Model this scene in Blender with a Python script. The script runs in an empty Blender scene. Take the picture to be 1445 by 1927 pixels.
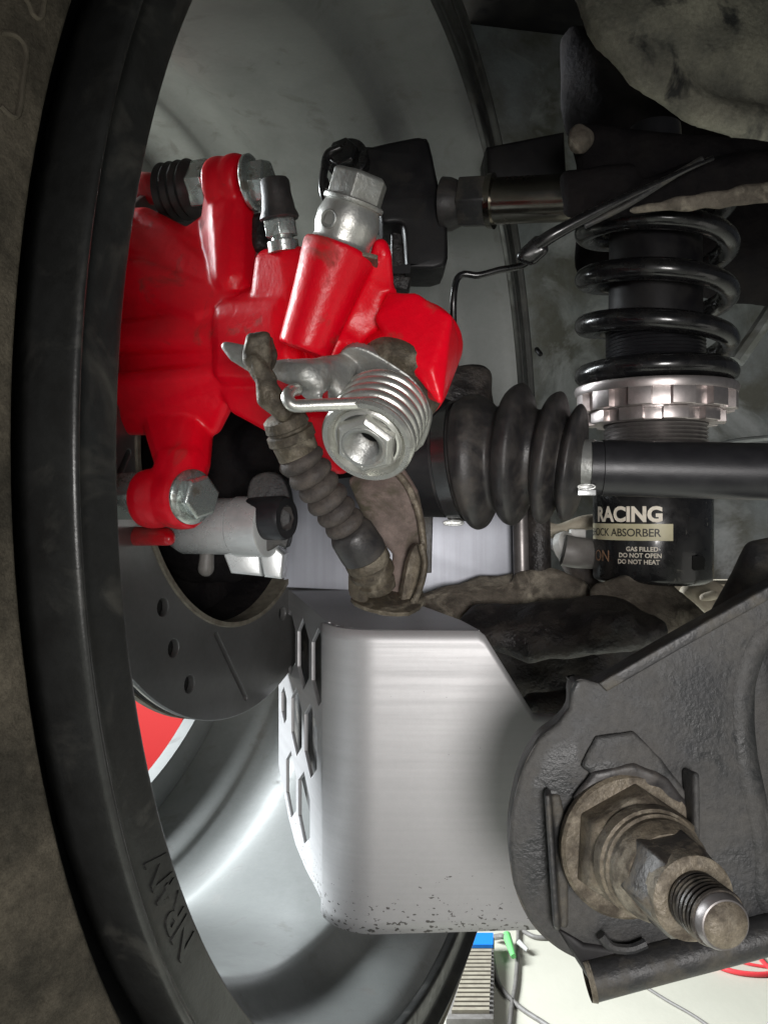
import bpy, bmesh, math, random
from mathutils import Vector, Matrix, noise
from mathutils.bvhtree import BVHTree
random.seed(7)
V = Vector
PI = math.pi
sc = bpy.context.scene
col = sc.collection
F = 1600.0

def P(px, py, d):
    """point at distance d in front of the camera that the photograph shows at px, py"""
    return V(((px - 722.5) / F * d, d, -(py - 963.5) / F * d))

# ------------------------------------------------------------------ camera, world, lamps
cam = bpy.data.cameras.new('camera'); cam_o = bpy.data.objects.new('camera', cam); col.objects.link(cam_o)
cam.sensor_fit = 'VERTICAL'; cam.sensor_height = 24.0; cam.lens = 24.0 * F / 1927.0
cam.clip_start = 0.01; cam.clip_end = 60
cam_o.location = (0, 0, 0); cam_o.rotation_euler = (PI / 2, 0, 0)
sc.camera = cam_o
world = bpy.data.worlds.new('World'); sc.world = world; world.use_nodes = True
world.node_tree.nodes['Background'].inputs[0].default_value = (0.80, 0.88, 1.0, 1)
world.node_tree.nodes['Background'].inputs[1].default_value = 0.055
sc.view_settings.view_transform = 'Standard'; sc.view_settings.look = 'None'
sc.view_settings.exposure = 0.0; sc.view_settings.gamma = 1.0

def area(name, loc, target, size, power, color, size_y=None):
    l = bpy.data.lights.new(name, 'AREA'); l.energy = power; l.color = color; l.size = size
    if size_y: l.shape = 'RECTANGLE'; l.size_y = size_y
    o = bpy.data.objects.new(name, l); col.objects.link(o); o.location = loc
    o.rotation_euler = (V(target) - V(loc)).to_track_quat('-Z', 'Y').to_euler()
    return o
def spot(name, loc, target, power, color, ang, blend, rad):
    l = bpy.data.lights.new(name, 'SPOT'); l.energy = power; l.color = color; l.spot_size = math.radians(ang); l.spot_blend = blend; l.shadow_soft_size = rad
    o = bpy.data.objects.new(name, l); col.objects.link(o); o.location = loc
    o.rotation_euler = (V(target) - V(loc)).to_track_quat('-Z', 'Y').to_euler()
spot('work_light', (0.07, -0.26, -0.03), (0.070, 0.33, -0.045), 12.0, (1.0, 0.965, 0.94), 46, 1.0, 0.085)
area('tank_fill_light', (0.95, -0.15, -0.45), (0.15, 0.48, 0.12), 0.6, 0.8, (1.0, 0.97, 0.90))  # unseen fill lamp, added to brighten the underside of the tank
area('ceiling_light', (-1.6, 1.35, 0.70), (-0.10, 0.42, -0.15), 1.0, 215.0, (0.92, 0.97, 1.0))
area('garage_light', (1.5, 2.5, 1.6), (0.6, 2.0, -0.9), 1.0, 11.5, (1.0, 0.99, 0.93))
# ------------------------------------------------------------------ materials
MATS = {}
def mat(name, c1, c2=None, metal=0.0, rough=0.5, rough2=None, scale=60.0, lo=0.4, hi=0.65, detail=6, bump=0.0, bscale=600.0,
        c3=None, s3=20.0, lo3=0.5, hi3=0.62, coat=0.0, stretch=None, aniso=0.0, emit=None, spec=0.5, rough3=None, metal3=None, grain=0.0):
    m = bpy.data.materials.new(name); m.use_nodes = True
    nt = m.node_tree; N = nt.nodes; L = nt.links
    b = N['Principled BSDF']
    tc = N.new('ShaderNodeTexCoord')
    mp = N.new('ShaderNodeMapping'); L.new(tc.outputs['Object'], mp.inputs[0])
    if stretch: mp.inputs['Scale'].default_value = stretch
    def nz(sc_, det, src=mp.outputs[0], dist=0.0):
        n = N.new('ShaderNodeTexNoise'); n.inputs['Scale'].default_value = sc_; n.inputs['Detail'].default_value = det
        n.inputs['Roughness'].default_value = 0.62; n.inputs['Distortion'].default_value = dist
        L.new(src, n.inputs['Vector']); return n.outputs['Fac']
    def ramp(src, a, z):
        r = N.new('ShaderNodeMapRange'); r.inputs['From Min'].default_value = a; r.inputs['From Max'].default_value = z
        L.new(src, r.inputs['Value']); return r.outputs[0]
    def mix(fac, a, z):
        x = N.new('ShaderNodeMix'); x.data_type = 'RGBA'
        L.new(fac, x.inputs['Factor'])
        for i, s in ((6, a), (7, z)):
            if isinstance(s, tuple): x.inputs[i].default_value = (*s, 1)
            else: L.new(s, x.inputs[i])
        return x.outputs[2]
    def mixf(fac, a, z):
        x = N.new('ShaderNodeMix'); x.data_type = 'FLOAT'; L.new(fac, x.inputs['Factor'])
        for i, s in ((2, a), (3, z)):
            if isinstance(s, (int, float)): x.inputs[i].default_value = s
            else: L.new(s, x.inputs[i])
        return x.outputs[0]
    colr = c1; rg = rough; mt = metal
    if c2:
        f = ramp(nz(scale, detail), lo, hi); colr = mix(f, c1, c2)
        if rough2 is not None: rg = mixf(f, rough, rough2)
    if c3:
        f3 = ramp(nz(s3, 5, tc.outputs['Object'], 0.6), lo3, hi3); colr = mix(f3, colr, c3)
        rg = mixf(f3, rg, rough3 if rough3 is not None else 0.85)
        mt = mixf(f3, mt, metal3 if metal3 is not None else 0.0)
    if grain:
        g = ramp(nz(420, 6, tc.outputs['Object']), 0.30, 0.70); g2 = ramp(nz(2600, 2, tc.outputs['Object']), 0.25, 0.75)
        ad = N.new('ShaderNodeMath'); ad.operation = 'ADD'; L.new(g, ad.inputs[0]); L.new(g2, ad.inputs[1])
        gr = N.new('ShaderNodeMapRange'); gr.inputs['From Max'].default_value = 2; gr.inputs['To Min'].default_value = 1 - grain; gr.inputs['To Max'].default_value = 1 + grain
        L.new(ad.outputs[0], gr.inputs['Value'])
        vm = N.new('ShaderNodeVectorMath'); vm.operation = 'SCALE'
        if isinstance(colr, tuple): vm.inputs[0].default_value = colr
        else: L.new(colr, vm.inputs[0])
        L.new(gr.outputs[0], vm.inputs['Scale']); colr = vm.outputs[0]
    for s, i in ((colr, 'Base Color'), (rg, 'Roughness'), (mt, 'Metallic')):
        if isinstance(s, tuple): b.inputs[i].default_value = (*s, 1)
        elif isinstance(s, (int, float)): b.inputs[i].default_value = s
        else: L.new(s, b.inputs[i])
    b.inputs['Coat Weight'].default_value = coat; b.inputs['Coat Roughness'].default_value = 0.06
    b.inputs['Specular IOR Level'].default_value = spec
    b.inputs['Anisotropic'].default_value = aniso
    if bump:
        bp = N.new('ShaderNodeBump'); bp.inputs['Strength'].default_value = 1.0; bp.inputs['Distance'].default_value = bump
        L.new(nz(bscale, 4), bp.inputs['Height']); L.new(bp.outputs[0], b.inputs['Normal'])
    MATS[name] = m
    return m
DUST = (0.17, 0.145, 0.115)
mat('red_paint', (0.80, 0.0008, 0.015), (0.68, 0.001, 0.012), rough=0.30, rough2=0.40, scale=30, coat=0.0, bump=0.00026, bscale=260, grain=0.08, spec=0.33,
    c3=(0.28, 0.04, 0.03), s3=52, lo3=0.58, hi3=0.72, rough3=0.75)
mat('red_dusty', (0.55, 0.004, 0.012), (0.30, 0.07, 0.06), rough=0.3, rough2=0.7, scale=70, lo=0.45, hi=0.75, coat=0.25, bump=0.0003, bscale=200, grain=0.15)
mat('rim_silver', (0.235, 0.245, 0.24), (0.195, 0.205, 0.20), metal=0.12, rough=0.46, rough2=0.56, scale=30, lo=0.35, hi=0.7, bump=0.00003, bscale=900, grain=0.08,
    c3=(0.16, 0.155, 0.145), s3=55, lo3=0.58, hi3=0.78)
mat('rim_lip_grey', (0.040, 0.041, 0.040), (0.026, 0.026, 0.025), metal=0.3, rough=0.28, rough2=0.42, scale=90, bump=0.00006, bscale=900, grain=0.2,
    c3=(0.075, 0.072, 0.062), s3=60, lo3=0.55, hi3=0.8)
mat('tyre_rubber', (0.046, 0.041, 0.032), (0.125, 0.108, 0.082), rough=0.85, scale=45, lo=0.38, hi=0.64, detail=10, bump=0.0005, bscale=420, spec=0.2, grain=0.5)
mat('tyre_dust', (0.075, 0.065, 0.05), (0.15, 0.13, 0.10), rough=0.85, scale=80, lo=0.3, hi=0.7, bump=0.0003, bscale=700, spec=0.2)
mat('disc_steel', (0.26, 0.26, 0.255), (0.20, 0.20, 0.195), metal=0.7, rough=0.30, rough2=0.40, scale=20, bump=0.00003, bscale=1500, grain=0.08)
mat('disc_edge', (0.26, 0.24, 0.19), (0.15, 0.13, 0.10), metal=0.4, rough=0.55, scale=200)
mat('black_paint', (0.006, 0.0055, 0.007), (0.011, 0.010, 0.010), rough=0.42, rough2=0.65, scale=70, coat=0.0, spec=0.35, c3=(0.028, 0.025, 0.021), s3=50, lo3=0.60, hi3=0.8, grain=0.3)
mat('black_gloss', (0.007, 0.007, 0.008), (0.014, 0.013, 0.013), rough=0.20, rough2=0.34, coat=0.35, scale=120, grain=0.3)
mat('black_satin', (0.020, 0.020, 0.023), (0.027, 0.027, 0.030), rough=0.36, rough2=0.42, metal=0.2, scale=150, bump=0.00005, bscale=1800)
mat('black_hole', (0.006, 0.006, 0.006), rough=0.8)
mat('rubber', (0.022, 0.021, 0.022), (0.042, 0.038, 0.036), rough=0.36, rough2=0.6, scale=120, bump=0.00012, bscale=900, grain=0.25,
    c3=(0.080, 0.070, 0.060), s3=70, lo3=0.52, hi3=0.82, rough3=0.7)
mat('dirty_rubber', (0.034, 0.028, 0.026), (0.090, 0.074, 0.062), rough=0.6, rough2=0.85, scale=190, lo=0.35, hi=0.75, bump=0.0004, bscale=600, grain=0.35)
mat('old_steel', (0.095, 0.078, 0.055), (0.045, 0.037, 0.028), metal=0.3, rough=0.5, rough2=0.8, scale=150, lo=0.4, hi=0.66, detail=9, bump=0.0005, bscale=500, grain=0.4,
    c3=(0.21, 0.185, 0.14), s3=110, lo3=0.53, hi3=0.72)
mat('dirty_steel', (0.155, 0.130, 0.095), (0.060, 0.048, 0.035), metal=0.2, rough=0.45, rough2=0.8, scale=130, lo=0.42, hi=0.62, detail=10, bump=0.0005, bscale=600, grain=0.45,
    c3=(0.25, 0.22, 0.17), s3=90, lo3=0.54, hi3=0.70)
mat('brown_dust', (0.165, 0.125, 0.108), (0.10, 0.078, 0.066), metal=0.1, rough=0.65, rough2=0.85, scale=120, bump=0.0002, bscale=900, grain=0.25,
    c3=(0.055, 0.048, 0.030), s3=60, lo3=0.5, hi3=0.62)
mat('zinc', (0.66, 0.66, 0.63), (0.52, 0.52, 0.49), metal=0.8, rough=0.28, rough2=0.42, scale=90, bump=0.0001, bscale=900, grain=0.12,
    c3=(0.30, 0.27, 0.22), s3=60, lo3=0.60, hi3=0.78, rough3=0.7, metal3=0.3)
mat('zinc_dull', (0.40, 0.41, 0.40), (0.28, 0.28, 0.26), metal=0.65, rough=0.36, rough2=0.55, scale=110, bump=0.00025, bscale=600, grain=0.12,
    c3=(0.22, 0.19, 0.15), s3=80, lo3=0.54, hi3=0.72, rough3=0.8, metal3=0.2)
mat('spring_zinc', (0.74, 0.74, 0.70), (0.56, 0.56, 0.52), metal=0.85, rough=0.26, rough2=0.38, scale=160, bump=0.00005, bscale=1200, grain=0.10)
mat('plated_bolt', (0.55, 0.60, 0.58), (0.22, 0.21, 0.18), metal=0.85, rough=0.25, rough2=0.6, scale=140, lo=0.52, hi=0.62, bump=0.0001, bscale=800)
mat('aluminium', (0.41, 0.407, 0.412), (0.385, 0.382, 0.387), metal=0.45, rough=0.44, rough2=0.52, scale=40, stretch=(0.15, 0.15, 6), bump=0.000005, bscale=500, grain=0.05)
mat('panel_alloy', (0.36, 0.375, 0.42), (0.31, 0.32, 0.36), metal=0.4, rough=0.45, scale=40, stretch=(6, 6, 0.15), grain=0.04)
mat('machined', (0.72, 0.74, 0.74), (0.60, 0.62, 0.62), metal=0.45, rough=0.24, rough2=0.34, scale=60, bump=0.00003, bscale=800, grain=0.08)
mat('black_cast', (0.007, 0.006, 0.007), (0.015, 0.013, 0.013), rough=0.75, rough2=0.9, scale=60, bump=0.0010, bscale=200, grain=0.3, spec=0.12)
mat('dark_chrome', (0.30, 0.28, 0.24), (0.2, 0.18, 0.15), metal=1.0, rough=0.18, rough2=0.3, scale=60)
mat('oily_nut', (0.035, 0.030, 0.026), (0.13, 0.108, 0.08), metal=0.2, rough=0.36, rough2=0.8, scale=130, lo=0.48, hi=0.64, detail=9, bump=0.0003, bscale=400, grain=0.35)
mat('pink_alloy', (0.56, 0.51, 0.50), (0.42, 0.38, 0.37), metal=0.9, rough=0.32, rough2=0.45, scale=80, grain=0.15)
mat('thread_dark', (0.20, 0.185, 0.18), (0.13, 0.12, 0.118), metal=0.6, rough=0.36, rough2=0.5, scale=90, grain=0.1)
mat('shock_black', (0.012, 0.012, 0.013), (0.022, 0.021, 0.021), rough=0.2, rough2=0.4, scale=90, coat=0.3, c3=(0.16, 0.15, 0.13), s3=130, lo3=0.66, hi3=0.74)
mat('gold_print', (0.62, 0.57, 0.38), (0.52, 0.47, 0.30), rough=0.45, scale=80)
mat('cream_print', (0.85, 0.78, 0.66), (0.65, 0.58, 0.48), rough=0.5, scale=200, lo=0.5, hi=0.7)
mat('copper_print', (0.42, 0.24, 0.14), (0.34, 0.2, 0.13), rough=0.5, scale=200)
mat('black_print', (0.05, 0.045, 0.035), rough=0.5)
mat('arm_steel', (0.026, 0.027, 0.029), (0.070, 0.067, 0.063), metal=0.1, rough=0.5, rough2=0.75, scale=48, lo=0.40, hi=0.62, detail=11, bump=0.0004, bscale=600, grain=0.40,
    c3=(0.020, 0.021, 0.022), s3=34, lo3=0.53, hi3=0.60, rough3=0.4)
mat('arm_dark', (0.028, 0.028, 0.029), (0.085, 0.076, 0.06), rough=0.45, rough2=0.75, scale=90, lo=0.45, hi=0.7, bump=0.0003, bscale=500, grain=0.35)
mat('cast_dirt', (0.17, 0.145, 0.115), (0.075, 0.063, 0.05), rough=0.75, rough2=0.9, scale=60, lo=0.38, hi=0.62, detail=10, bump=0.0010, bscale=260, grain=0.4,
    c3=(0.30, 0.265, 0.21), s3=60, lo3=0.52, hi3=0.68)
mat('cast_dark', (0.016, 0.014, 0.014), (0.060, 0.050, 0.042), rough=0.45, rough2=0.9, scale=75, lo=0.44, hi=0.72, detail=11, bump=0.0014, bscale=220, grain=0.45)
mat('tank_dust', (0.20, 0.195, 0.165), (0.38, 0.36, 0.29), rough=0.85, scale=34, lo=0.38, hi=0.60, detail=12, bump=0.0016, bscale=140, grain=0.35,
    c3=(0.05, 0.05, 0.048), s3=26, lo3=0.53, hi3=0.63)
mat('body_panel', (0.34, 0.37, 0.385), (0.17, 0.17, 0.145), metal=0.1, rough=0.5, rough2=0.7, scale=16, lo=0.40, hi=0.62, detail=10, grain=0.12,
    c3=(0.50, 0.52, 0.53), s3=19, lo3=0.52, hi3=0.68, rough3=0.5, bump=0.0005, bscale=120)
mat('sand_metal', (0.40, 0.36, 0.28), (0.26, 0.22, 0.17), rough=0.7, scale=60, bump=0.0004, bscale=400)
mat('floor_epoxy', (0.60, 0.585, 0.50), (0.53, 0.52, 0.44), rough=0.35, rough2=0.45, scale=2.0, bump=0.0004, bscale=60)
mat('wall_paint', (0.66, 0.70, 0.74), (0.60, 0.64, 0.68), rough=0.8, scale=3)
mat('white_plastic', (0.62, 0.62, 0.60), (0.5, 0.49, 0.45), rough=0.5, scale=150)
mat('grey_plastic', (0.20, 0.19, 0.18), (0.15, 0.14, 0.13), rough=0.5, scale=100)
mat('beige_plastic', (0.36, 0.33, 0.26), (0.28, 0.25, 0.2), rough=0.6, scale=60)
mat('blue_plastic', (0.02, 0.24, 0.80), rough=0.4)
mat('green_plastic', (0.18, 0.62, 0.20), rough=0.4)
mat('red_hose', (0.72, 0.05, 0.06), rough=0.4)
mat('red_cabinet', (0.72, 0.03, 0.035), rough=0.35)
mat('scratch', (0.13, 0.12, 0.12), rough=0.7)
mat('fin_white', (0.34, 0.34, 0.33), (0.25, 0.24, 0.22), rough=0.7, scale=200)
M = MATS

def specked_aluminium():
    """brushed sheet whose lower edge is chipped and soiled"""
    m = MATS['aluminium'].copy(); m.name = 'aluminium_sheet'; nt = m.node_tree; N = nt.nodes; L = nt.links
    b = N['Principled BSDF']; tc = [n for n in N if n.type == 'TEX_COORD'][0]
    geo = N.new('ShaderNodeNewGeometry'); sp = N.new('ShaderNodeSeparateXYZ'); L.new(geo.outputs['Position'], sp.inputs[0])
    band = N.new('ShaderNodeMapRange'); band.inputs['From Min'].default_value = -0.128; band.inputs['From Max'].default_value = -0.163
    L.new(sp.outputs['Z'], band.inputs['Value'])
    mp = N.new('ShaderNodeMapping'); mp.inputs['Scale'].default_value = (0.5, 0.5, 1.1); mp.inputs['Rotation'].default_value = (0, 0.3, 0)
    L.new(geo.outputs['Position'], mp.inputs[0])
    n = N.new('ShaderNodeTexNoise'); n.inputs['Scale'].default_value = 800; n.inputs['Detail'].default_value = 3; L.new(mp.outputs[0], n.inputs['Vector'])
    a = N.new('ShaderNodeMath'); a.operation = 'MULTIPLY_ADD'; L.new(band.outputs[0], a.inputs[0]); a.inputs[1].default_value = 0.22
    L.new(n.outputs['Fac'], a.inputs[2])
    r = N.new('ShaderNodeMapRange'); r.inputs['From Min'].default_value = 0.80; r.inputs['From Max'].default_value = 0.835; L.new(a.outputs[0], r.inputs['Value'])
    # sparse fine flecks elsewhere
    n2 = N.new('ShaderNodeTexNoise'); n2.inputs['Scale'].default_value = 900; n2.inputs['Detail'].default_value = 2; L.new(geo.outputs['Position'], n2.inputs['Vector'])
    r2 = N.new('ShaderNodeMapRange'); r2.inputs['From Min'].default_value = 0.77; r2.inputs['From Max'].default_value = 0.82; L.new(n2.outputs['Fac'], r2.inputs['Value'])
    mx = N.new('ShaderNodeMath'); mx.operation = 'MAXIMUM'; L.new(r.outputs[0], mx.inputs[0]); L.new(r2.outputs[0], mx.inputs[1])
    old = b.inputs['Base Color'].links[0].from_socket
    x = N.new('ShaderNodeMix'); x.data_type = 'RGBA'; L.new(mx.outputs[0], x.inputs['Factor']); L.new(old, x.inputs[6]); x.inputs[7].default_value = (0.10, 0.095, 0.09, 1)
    L.new(x.outputs[2], b.inputs['Base Color'])
    MATS['aluminium_sheet'] = m
specked_aluminium()

# ------------------------------------------------------------------ helpers: things and parts
def thing(name, label, cat, loc=(0, 0, 0), group=None):
    o = bpy.data.objects.new(name, None); col.objects.link(o); o.location = loc; o.empty_display_size = 0.02
    o['label'] = label; o['category'] = cat
    if group: o['group'] = group
    return o
def rootloc(p):
    v = V((0, 0, 0))
    while p: v = v + V(p.location); p = p.parent
    return v
def link(name, me, m, parent=None, smooth=True, label=None, cat=None, group=None, kind=None, autosmooth=40, loc=None):
    """me: mesh with vertices in world coordinates"""
    o = bpy.data.objects.new(name, me); col.objects.link(o)
    base = rootloc(parent) if parent else V((0, 0, 0))
    if parent is None and loc is None and len(me.vertices):
        n = len(me.vertices); c = V((0, 0, 0)); zmin = 1e9
        for v in me.vertices: c += v.co; zmin = min(zmin, v.co.z)
        c /= n; loc = V((c.x, c.y, zmin))
    if parent is None:
        base = V(loc) if loc is not None else base; o.location = base
    else: o.parent = parent
    me.transform(Matrix.Translation(-base))
    me.materials.clear(); me.materials.append(MATS[m] if isinstance(m, str) else m)
    if smooth:
        for p in me.polygons: p.use_smooth = True
        if autosmooth: me.set_sharp_from_angle(angle=math.radians(autosmooth))
    if label: o['label'] = label
    if cat: o['category'] = cat
    if group: o['group'] = group
    if kind: o['kind'] = kind
    return o
class MB:
    def __init__(s): s.v = []; s.f = []
    def add(s, vs, fs):
        k = len(s.v); s.v += [V(a) for a in vs]; s.f += [tuple(i + k for i in f) for f in fs]; return s
    def mesh(s, name='mesh'):
        me = bpy.data.meshes.new(name); me.from_pydata([tuple(a) for a in s.v], [], s.f)
        bm = bmesh.new(); bm.from_mesh(me); bmesh.ops.recalc_face_normals(bm, faces=bm.faces); bm.to_mesh(me); bm.free()
        me.update(); return me
def frame(d, up=V((0, 0, 1))):
    d = V(d).normalized()
    if abs(d.dot(up)) > 0.97: up = V((0, 1, 0))
    x = up.cross(d).normalized(); y = d.cross(x).normalized()
    return x, y, d
def lathe(o, d, prof, seg=48, mb=None, ph=0.0, cap=True, up=V((0, 0, 1)), rf=None):
    """prof: list of (t along d, radius)"""
    mb = mb or MB(); o = V(o); x, y, d = frame(d, up); vs = []; fs = []
    n = len(prof)
    for i, (t, r) in enumerate(prof):
        for k in range(seg):
            a = ph + 2 * PI * k / seg; rr = r * (rf(a, t) if rf else 1)
            vs.append(o + d * t + x * (rr * math.cos(a)) + y * (rr * math.sin(a)))
    for i in range(n - 1):
        for k in range(seg):
            k2 = (k + 1) % seg; fs.append((i * seg + k, i * seg + k2, (i + 1) * seg + k2, (i + 1) * seg + k))
    if cap:
        fs.append(tuple(range(seg))); fs.append(tuple((n - 1) * seg + k for k in range(seg)))
    return mb.add(vs, fs)
def crom(pts, n=8, closed=False):
    pts = [V(p) for p in pts]; m = len(pts); out = []
    rng = range(m if closed else m - 1)
    for i in rng:
        if closed: p0, p1, p2, p3 = pts[(i - 1) % m], pts[i], pts[(i + 1) % m], pts[(i + 2) % m]
        else: p0, p1, p2, p3 = pts[max(i - 1, 0)], pts[i], pts[i + 1], pts[min(i + 2, m - 1)]
        for k in range(n):
            t = k / n
            out.append(0.5 * ((2 * p1) + (p2 - p0) * t + (2 * p0 - 5 * p1 + 4 * p2 - p3) * t * t + (3 * p1 - p0 - 3 * p2 + p3) * t ** 3))
    if not closed: out.append(pts[-1])
    return out
def tube(pts, r, seg=12, mb=None, sub=8, cap=True, closed=False, ends=None):
    mb = mb or MB()
    rs = r if isinstance(r, (list, tuple)) else None
    path = crom(pts, sub, closed) if sub > 1 else [V(p) for p in pts]
    n = len(path)
    def rad(i):
        if rs is None: return r
        t = i / (n - 1) * (len(rs) - 1); k = min(int(t), len(rs) - 2); return rs[k] + (rs[k + 1] - rs[k]) * (t - k)
    T = []
    for i in range(n):
        a = path[(i - 1) % n] if closed else path[max(i - 1, 0)]; b = path[(i + 1) % n] if closed else path[min(i + 1, n - 1)]
        T.append((b - a).normalized())
    x, y, _ = frame(T[0]); vs = []; fs = []
    for i in range(n):
        x = (x - T[i] * x.dot(T[i])).normalized(); y = T[i].cross(x)
        for k in range(seg):
            a = 2 * PI * k / seg; vs.append(path[i] + (x * math.cos(a) + y * math.sin(a)) * rad(i))
    m = n if closed else n - 1
    for i in range(m):
        j = (i + 1) % n
        for k in range(seg):
            k2 = (k + 1) % seg; fs.append((i * seg + k, i * seg + k2, j * seg + k2, j * seg + k))
    if cap and not closed:
        fs.append(tuple(range(seg))); fs.append(tuple((n - 1) * seg + k for k in range(seg)))
    return mb.add(vs, fs)
def rings(rs, seg=48, mb=None, cap=True):
    """loft through rings (center, axis, radius)"""
    mb = mb or MB(); vs = []; fs = []; up = V((0, 0, 1))
    for c, d, r in rs:
        x, y, dd = frame(d)
        for k in range(seg):
            a = 2 * PI * k / seg; vs.append(V(c) + (x * math.cos(a) + y * math.sin(a)) * r)
    for i in range(len(rs) - 1):
        for k in range(seg):
            k2 = (k + 1) % seg; fs.append((i * seg + k, i * seg + k2, (i + 1) * seg + k2, (i + 1) * seg + k))
    if cap: fs.append(tuple(range(seg))); fs.append(tuple((len(rs) - 1) * seg + k for k in range(seg)))
    return mb.add(vs, fs)
_SPH = []
def _sph():
    if not _SPH:
        bm = bmesh.new(); bmesh.ops.create_icosphere(bm, subdivisions=2, radius=1.0); _SPH.extend([v.co.copy() for v in bm.verts]); bm.free()
    return _SPH
def hull(items, mb=None):
    """convex hull of balls (px, py, depth, radius px)"""
    mb = mb or MB(); bm = bmesh.new()
    for it in items:
        px, py, d, r = it; c = P(px, py, d); rr = r * d / F
        for s in _sph(): bm.verts.new(c + s * rr)
    res = bmesh.ops.convex_hull(bm, input=bm.verts)
    junk = [g for g in res['geom_interior'] if isinstance(g, bmesh.types.BMVert)]
    bmesh.ops.delete(bm, geom=junk, context='VERTS')
    bm.verts.ensure_lookup_table(); bm.verts.index_update()
    loose = [v for v in bm.verts if not v.link_faces]
    bmesh.ops.delete(bm, geom=loose, context='VERTS'); bm.verts.index_update()
    vs = [v.co.copy() for v in bm.verts]; fs = [tuple(v.index for v in f.verts) for f in bm.faces]; bm.free()
    return mb.add(vs, fs)
_TS = []
def evaluated(o):
    """modifier / curve result of o, worked out in a scratch scene"""
    if not _TS: _TS.append(bpy.data.scenes.new('scratch'))
    ts = _TS[0]; col.objects.unlink(o); ts.collection.objects.link(o)
    with bpy.context.temp_override(scene=ts, view_layer=ts.view_layers[0]):
        dg = bpy.context.evaluated_depsgraph_get(); dg.update()
        return bpy.data.meshes.new_from_object(o.evaluated_get(dg))
def fuse(mb, voxel=0.0008, it=6, fac=0.5, warp=0.0, wscale=60):
    """merge overlapping closed shapes into one cast-looking surface"""
    me = mb.mesh(); o = bpy.data.objects.new('tmp', me); col.objects.link(o)
    r = o.modifiers.new('r', 'REMESH'); r.mode = 'VOXEL'; r.voxel_size = voxel
    if it:
        s = o.modifiers.new('s', 'SMOOTH'); s.iterations = it; s.factor = fac
    m2 = evaluated(o); bpy.data.objects.remove(o); bpy.data.meshes.remove(me)
    if warp:
        for v in m2.vertices:
            v.co += v.normal * (warp * noise.noise(v.co * wscale))
    return m2
def curve_mesh(splines, thick, bevel=0.0, res=1):
    """flat filled outline with holes, extruded; outline in local XY"""
    cu = bpy.data.curves.new('c', 'CURVE'); cu.dimensions = '2D'; cu.fill_mode = 'BOTH'
    cu.extrude = max(thick / 2 - bevel, 1e-6); cu.bevel_depth = bevel; cu.bevel_resolution = res; cu.offset = -bevel
    for sp in splines:
        s = cu.splines.new('POLY'); s.points.add(len(sp) - 1)
        for i, p in enumerate(sp): s.points[i].co = (p[0], p[1], 0, 1)
        s.use_cyclic_u = True
    o = bpy.data.objects.new('tmp', cu); col.objects.link(o); me = evaluated(o)
    bpy.data.objects.remove(o); bpy.data.curves.remove(cu)
    return me
def plate(outline, d, thick, bevel=0.0006, holes=(), smooth_n=0, res=2):
    """sheet facing the camera direction: pixel outline at distance d (front face), extruded away"""
    def cv(o):
        pts = [P(a, b, d) for a, b in o]
        if smooth_n: pts = crom(pts, smooth_n, True)
        return [(p.x, p.z) for p in pts]
    me = curve_mesh([cv(outline)] + [cv(h) for h in holes], thick, bevel, res)
    me.transform(Matrix(((1, 0, 0, 0), (0, 0, -1, d + thick / 2), (0, 1, 0, 0), (0, 0, 0, 1))))
    bm = bmesh.new(); bm.from_mesh(me); bmesh.ops.remove_doubles(bm, verts=bm.verts, dist=1e-6); bmesh.ops.recalc_face_normals(bm, faces=bm.faces); bm.to_mesh(me); bm.free()
    return me
def text_mesh(s, size, thick=0.0, offset=0.0, align='LEFT', spacing=1.0, bold=0.0):
    cu = bpy.data.curves.new('t', 'FONT'); cu.body = s; cu.size = size; cu.extrude = thick; cu.offset = bold; cu.align_x = align; cu.space_character = spacing
    cu.resolution_u = 4
    o = bpy.data.objects.new('tmp', cu); col.objects.link(o); me = evaluated(o)
    bpy.data.objects.remove(o); bpy.data.curves.remove(cu); return me
def box(c, sx, sy, sz, mb=None, rot=None):
    mb = mb or MB(); vs = []
    for x in (-1, 1):
        for y in (-1, 1):
            for z in (-1, 1):
                q = V((x * sx / 2, y * sy / 2, z * sz / 2))
                if rot: q = rot @ q
                vs.append(V(c) + q)
    return mb.add(vs, [(0, 1, 3, 2), (4, 6, 7, 5), (0, 4, 5, 1), (2, 3, 7, 6), (0, 2, 6, 4), (1, 5, 7, 3)])
def bevelled(mb, w, seg=2):
    me = mb.mesh(); bm = bmesh.new(); bm.from_mesh(me)
    bmesh.ops.bevel(bm, geom=[e for e in bm.edges if e.calc_face_angle(0) > 0.5], offset=w, segments=seg, affect='EDGES', profile=0.6)
    bm.to_mesh(me); bm.free(); return me
def hexhead(o, d, af, h, ph=0.0, mb=None, cham=0.12):
    """hexagon head across corners 2*af, chamfered front"""
    return lathe(o, d, [(0, af), (h * (1 - cham), af), (h, af * 0.86)], 6, mb, ph)
def bvh(me_objs):
    vs = []; fs = []
    for o in me_objs:
        k = len(vs); mw = rootloc(o)
        vs += [v.co + mw for v in o.data.vertices]; fs += [tuple(i + k for i in p.vertices) for p in o.data.polygons]
    return BVHTree.FromPolygons(vs, fs)
def hit(tree, px, py):
    d = P(px, py, 1.0).normalized(); loc, nrm, i, dist = tree.ray_cast(V((0, 0, 0)), d)
    return loc, nrm
def on_plane(px, py, p0, n):
    d = P(px, py, 1.0); return d * (V(p0).dot(n) / d.dot(n))
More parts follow.
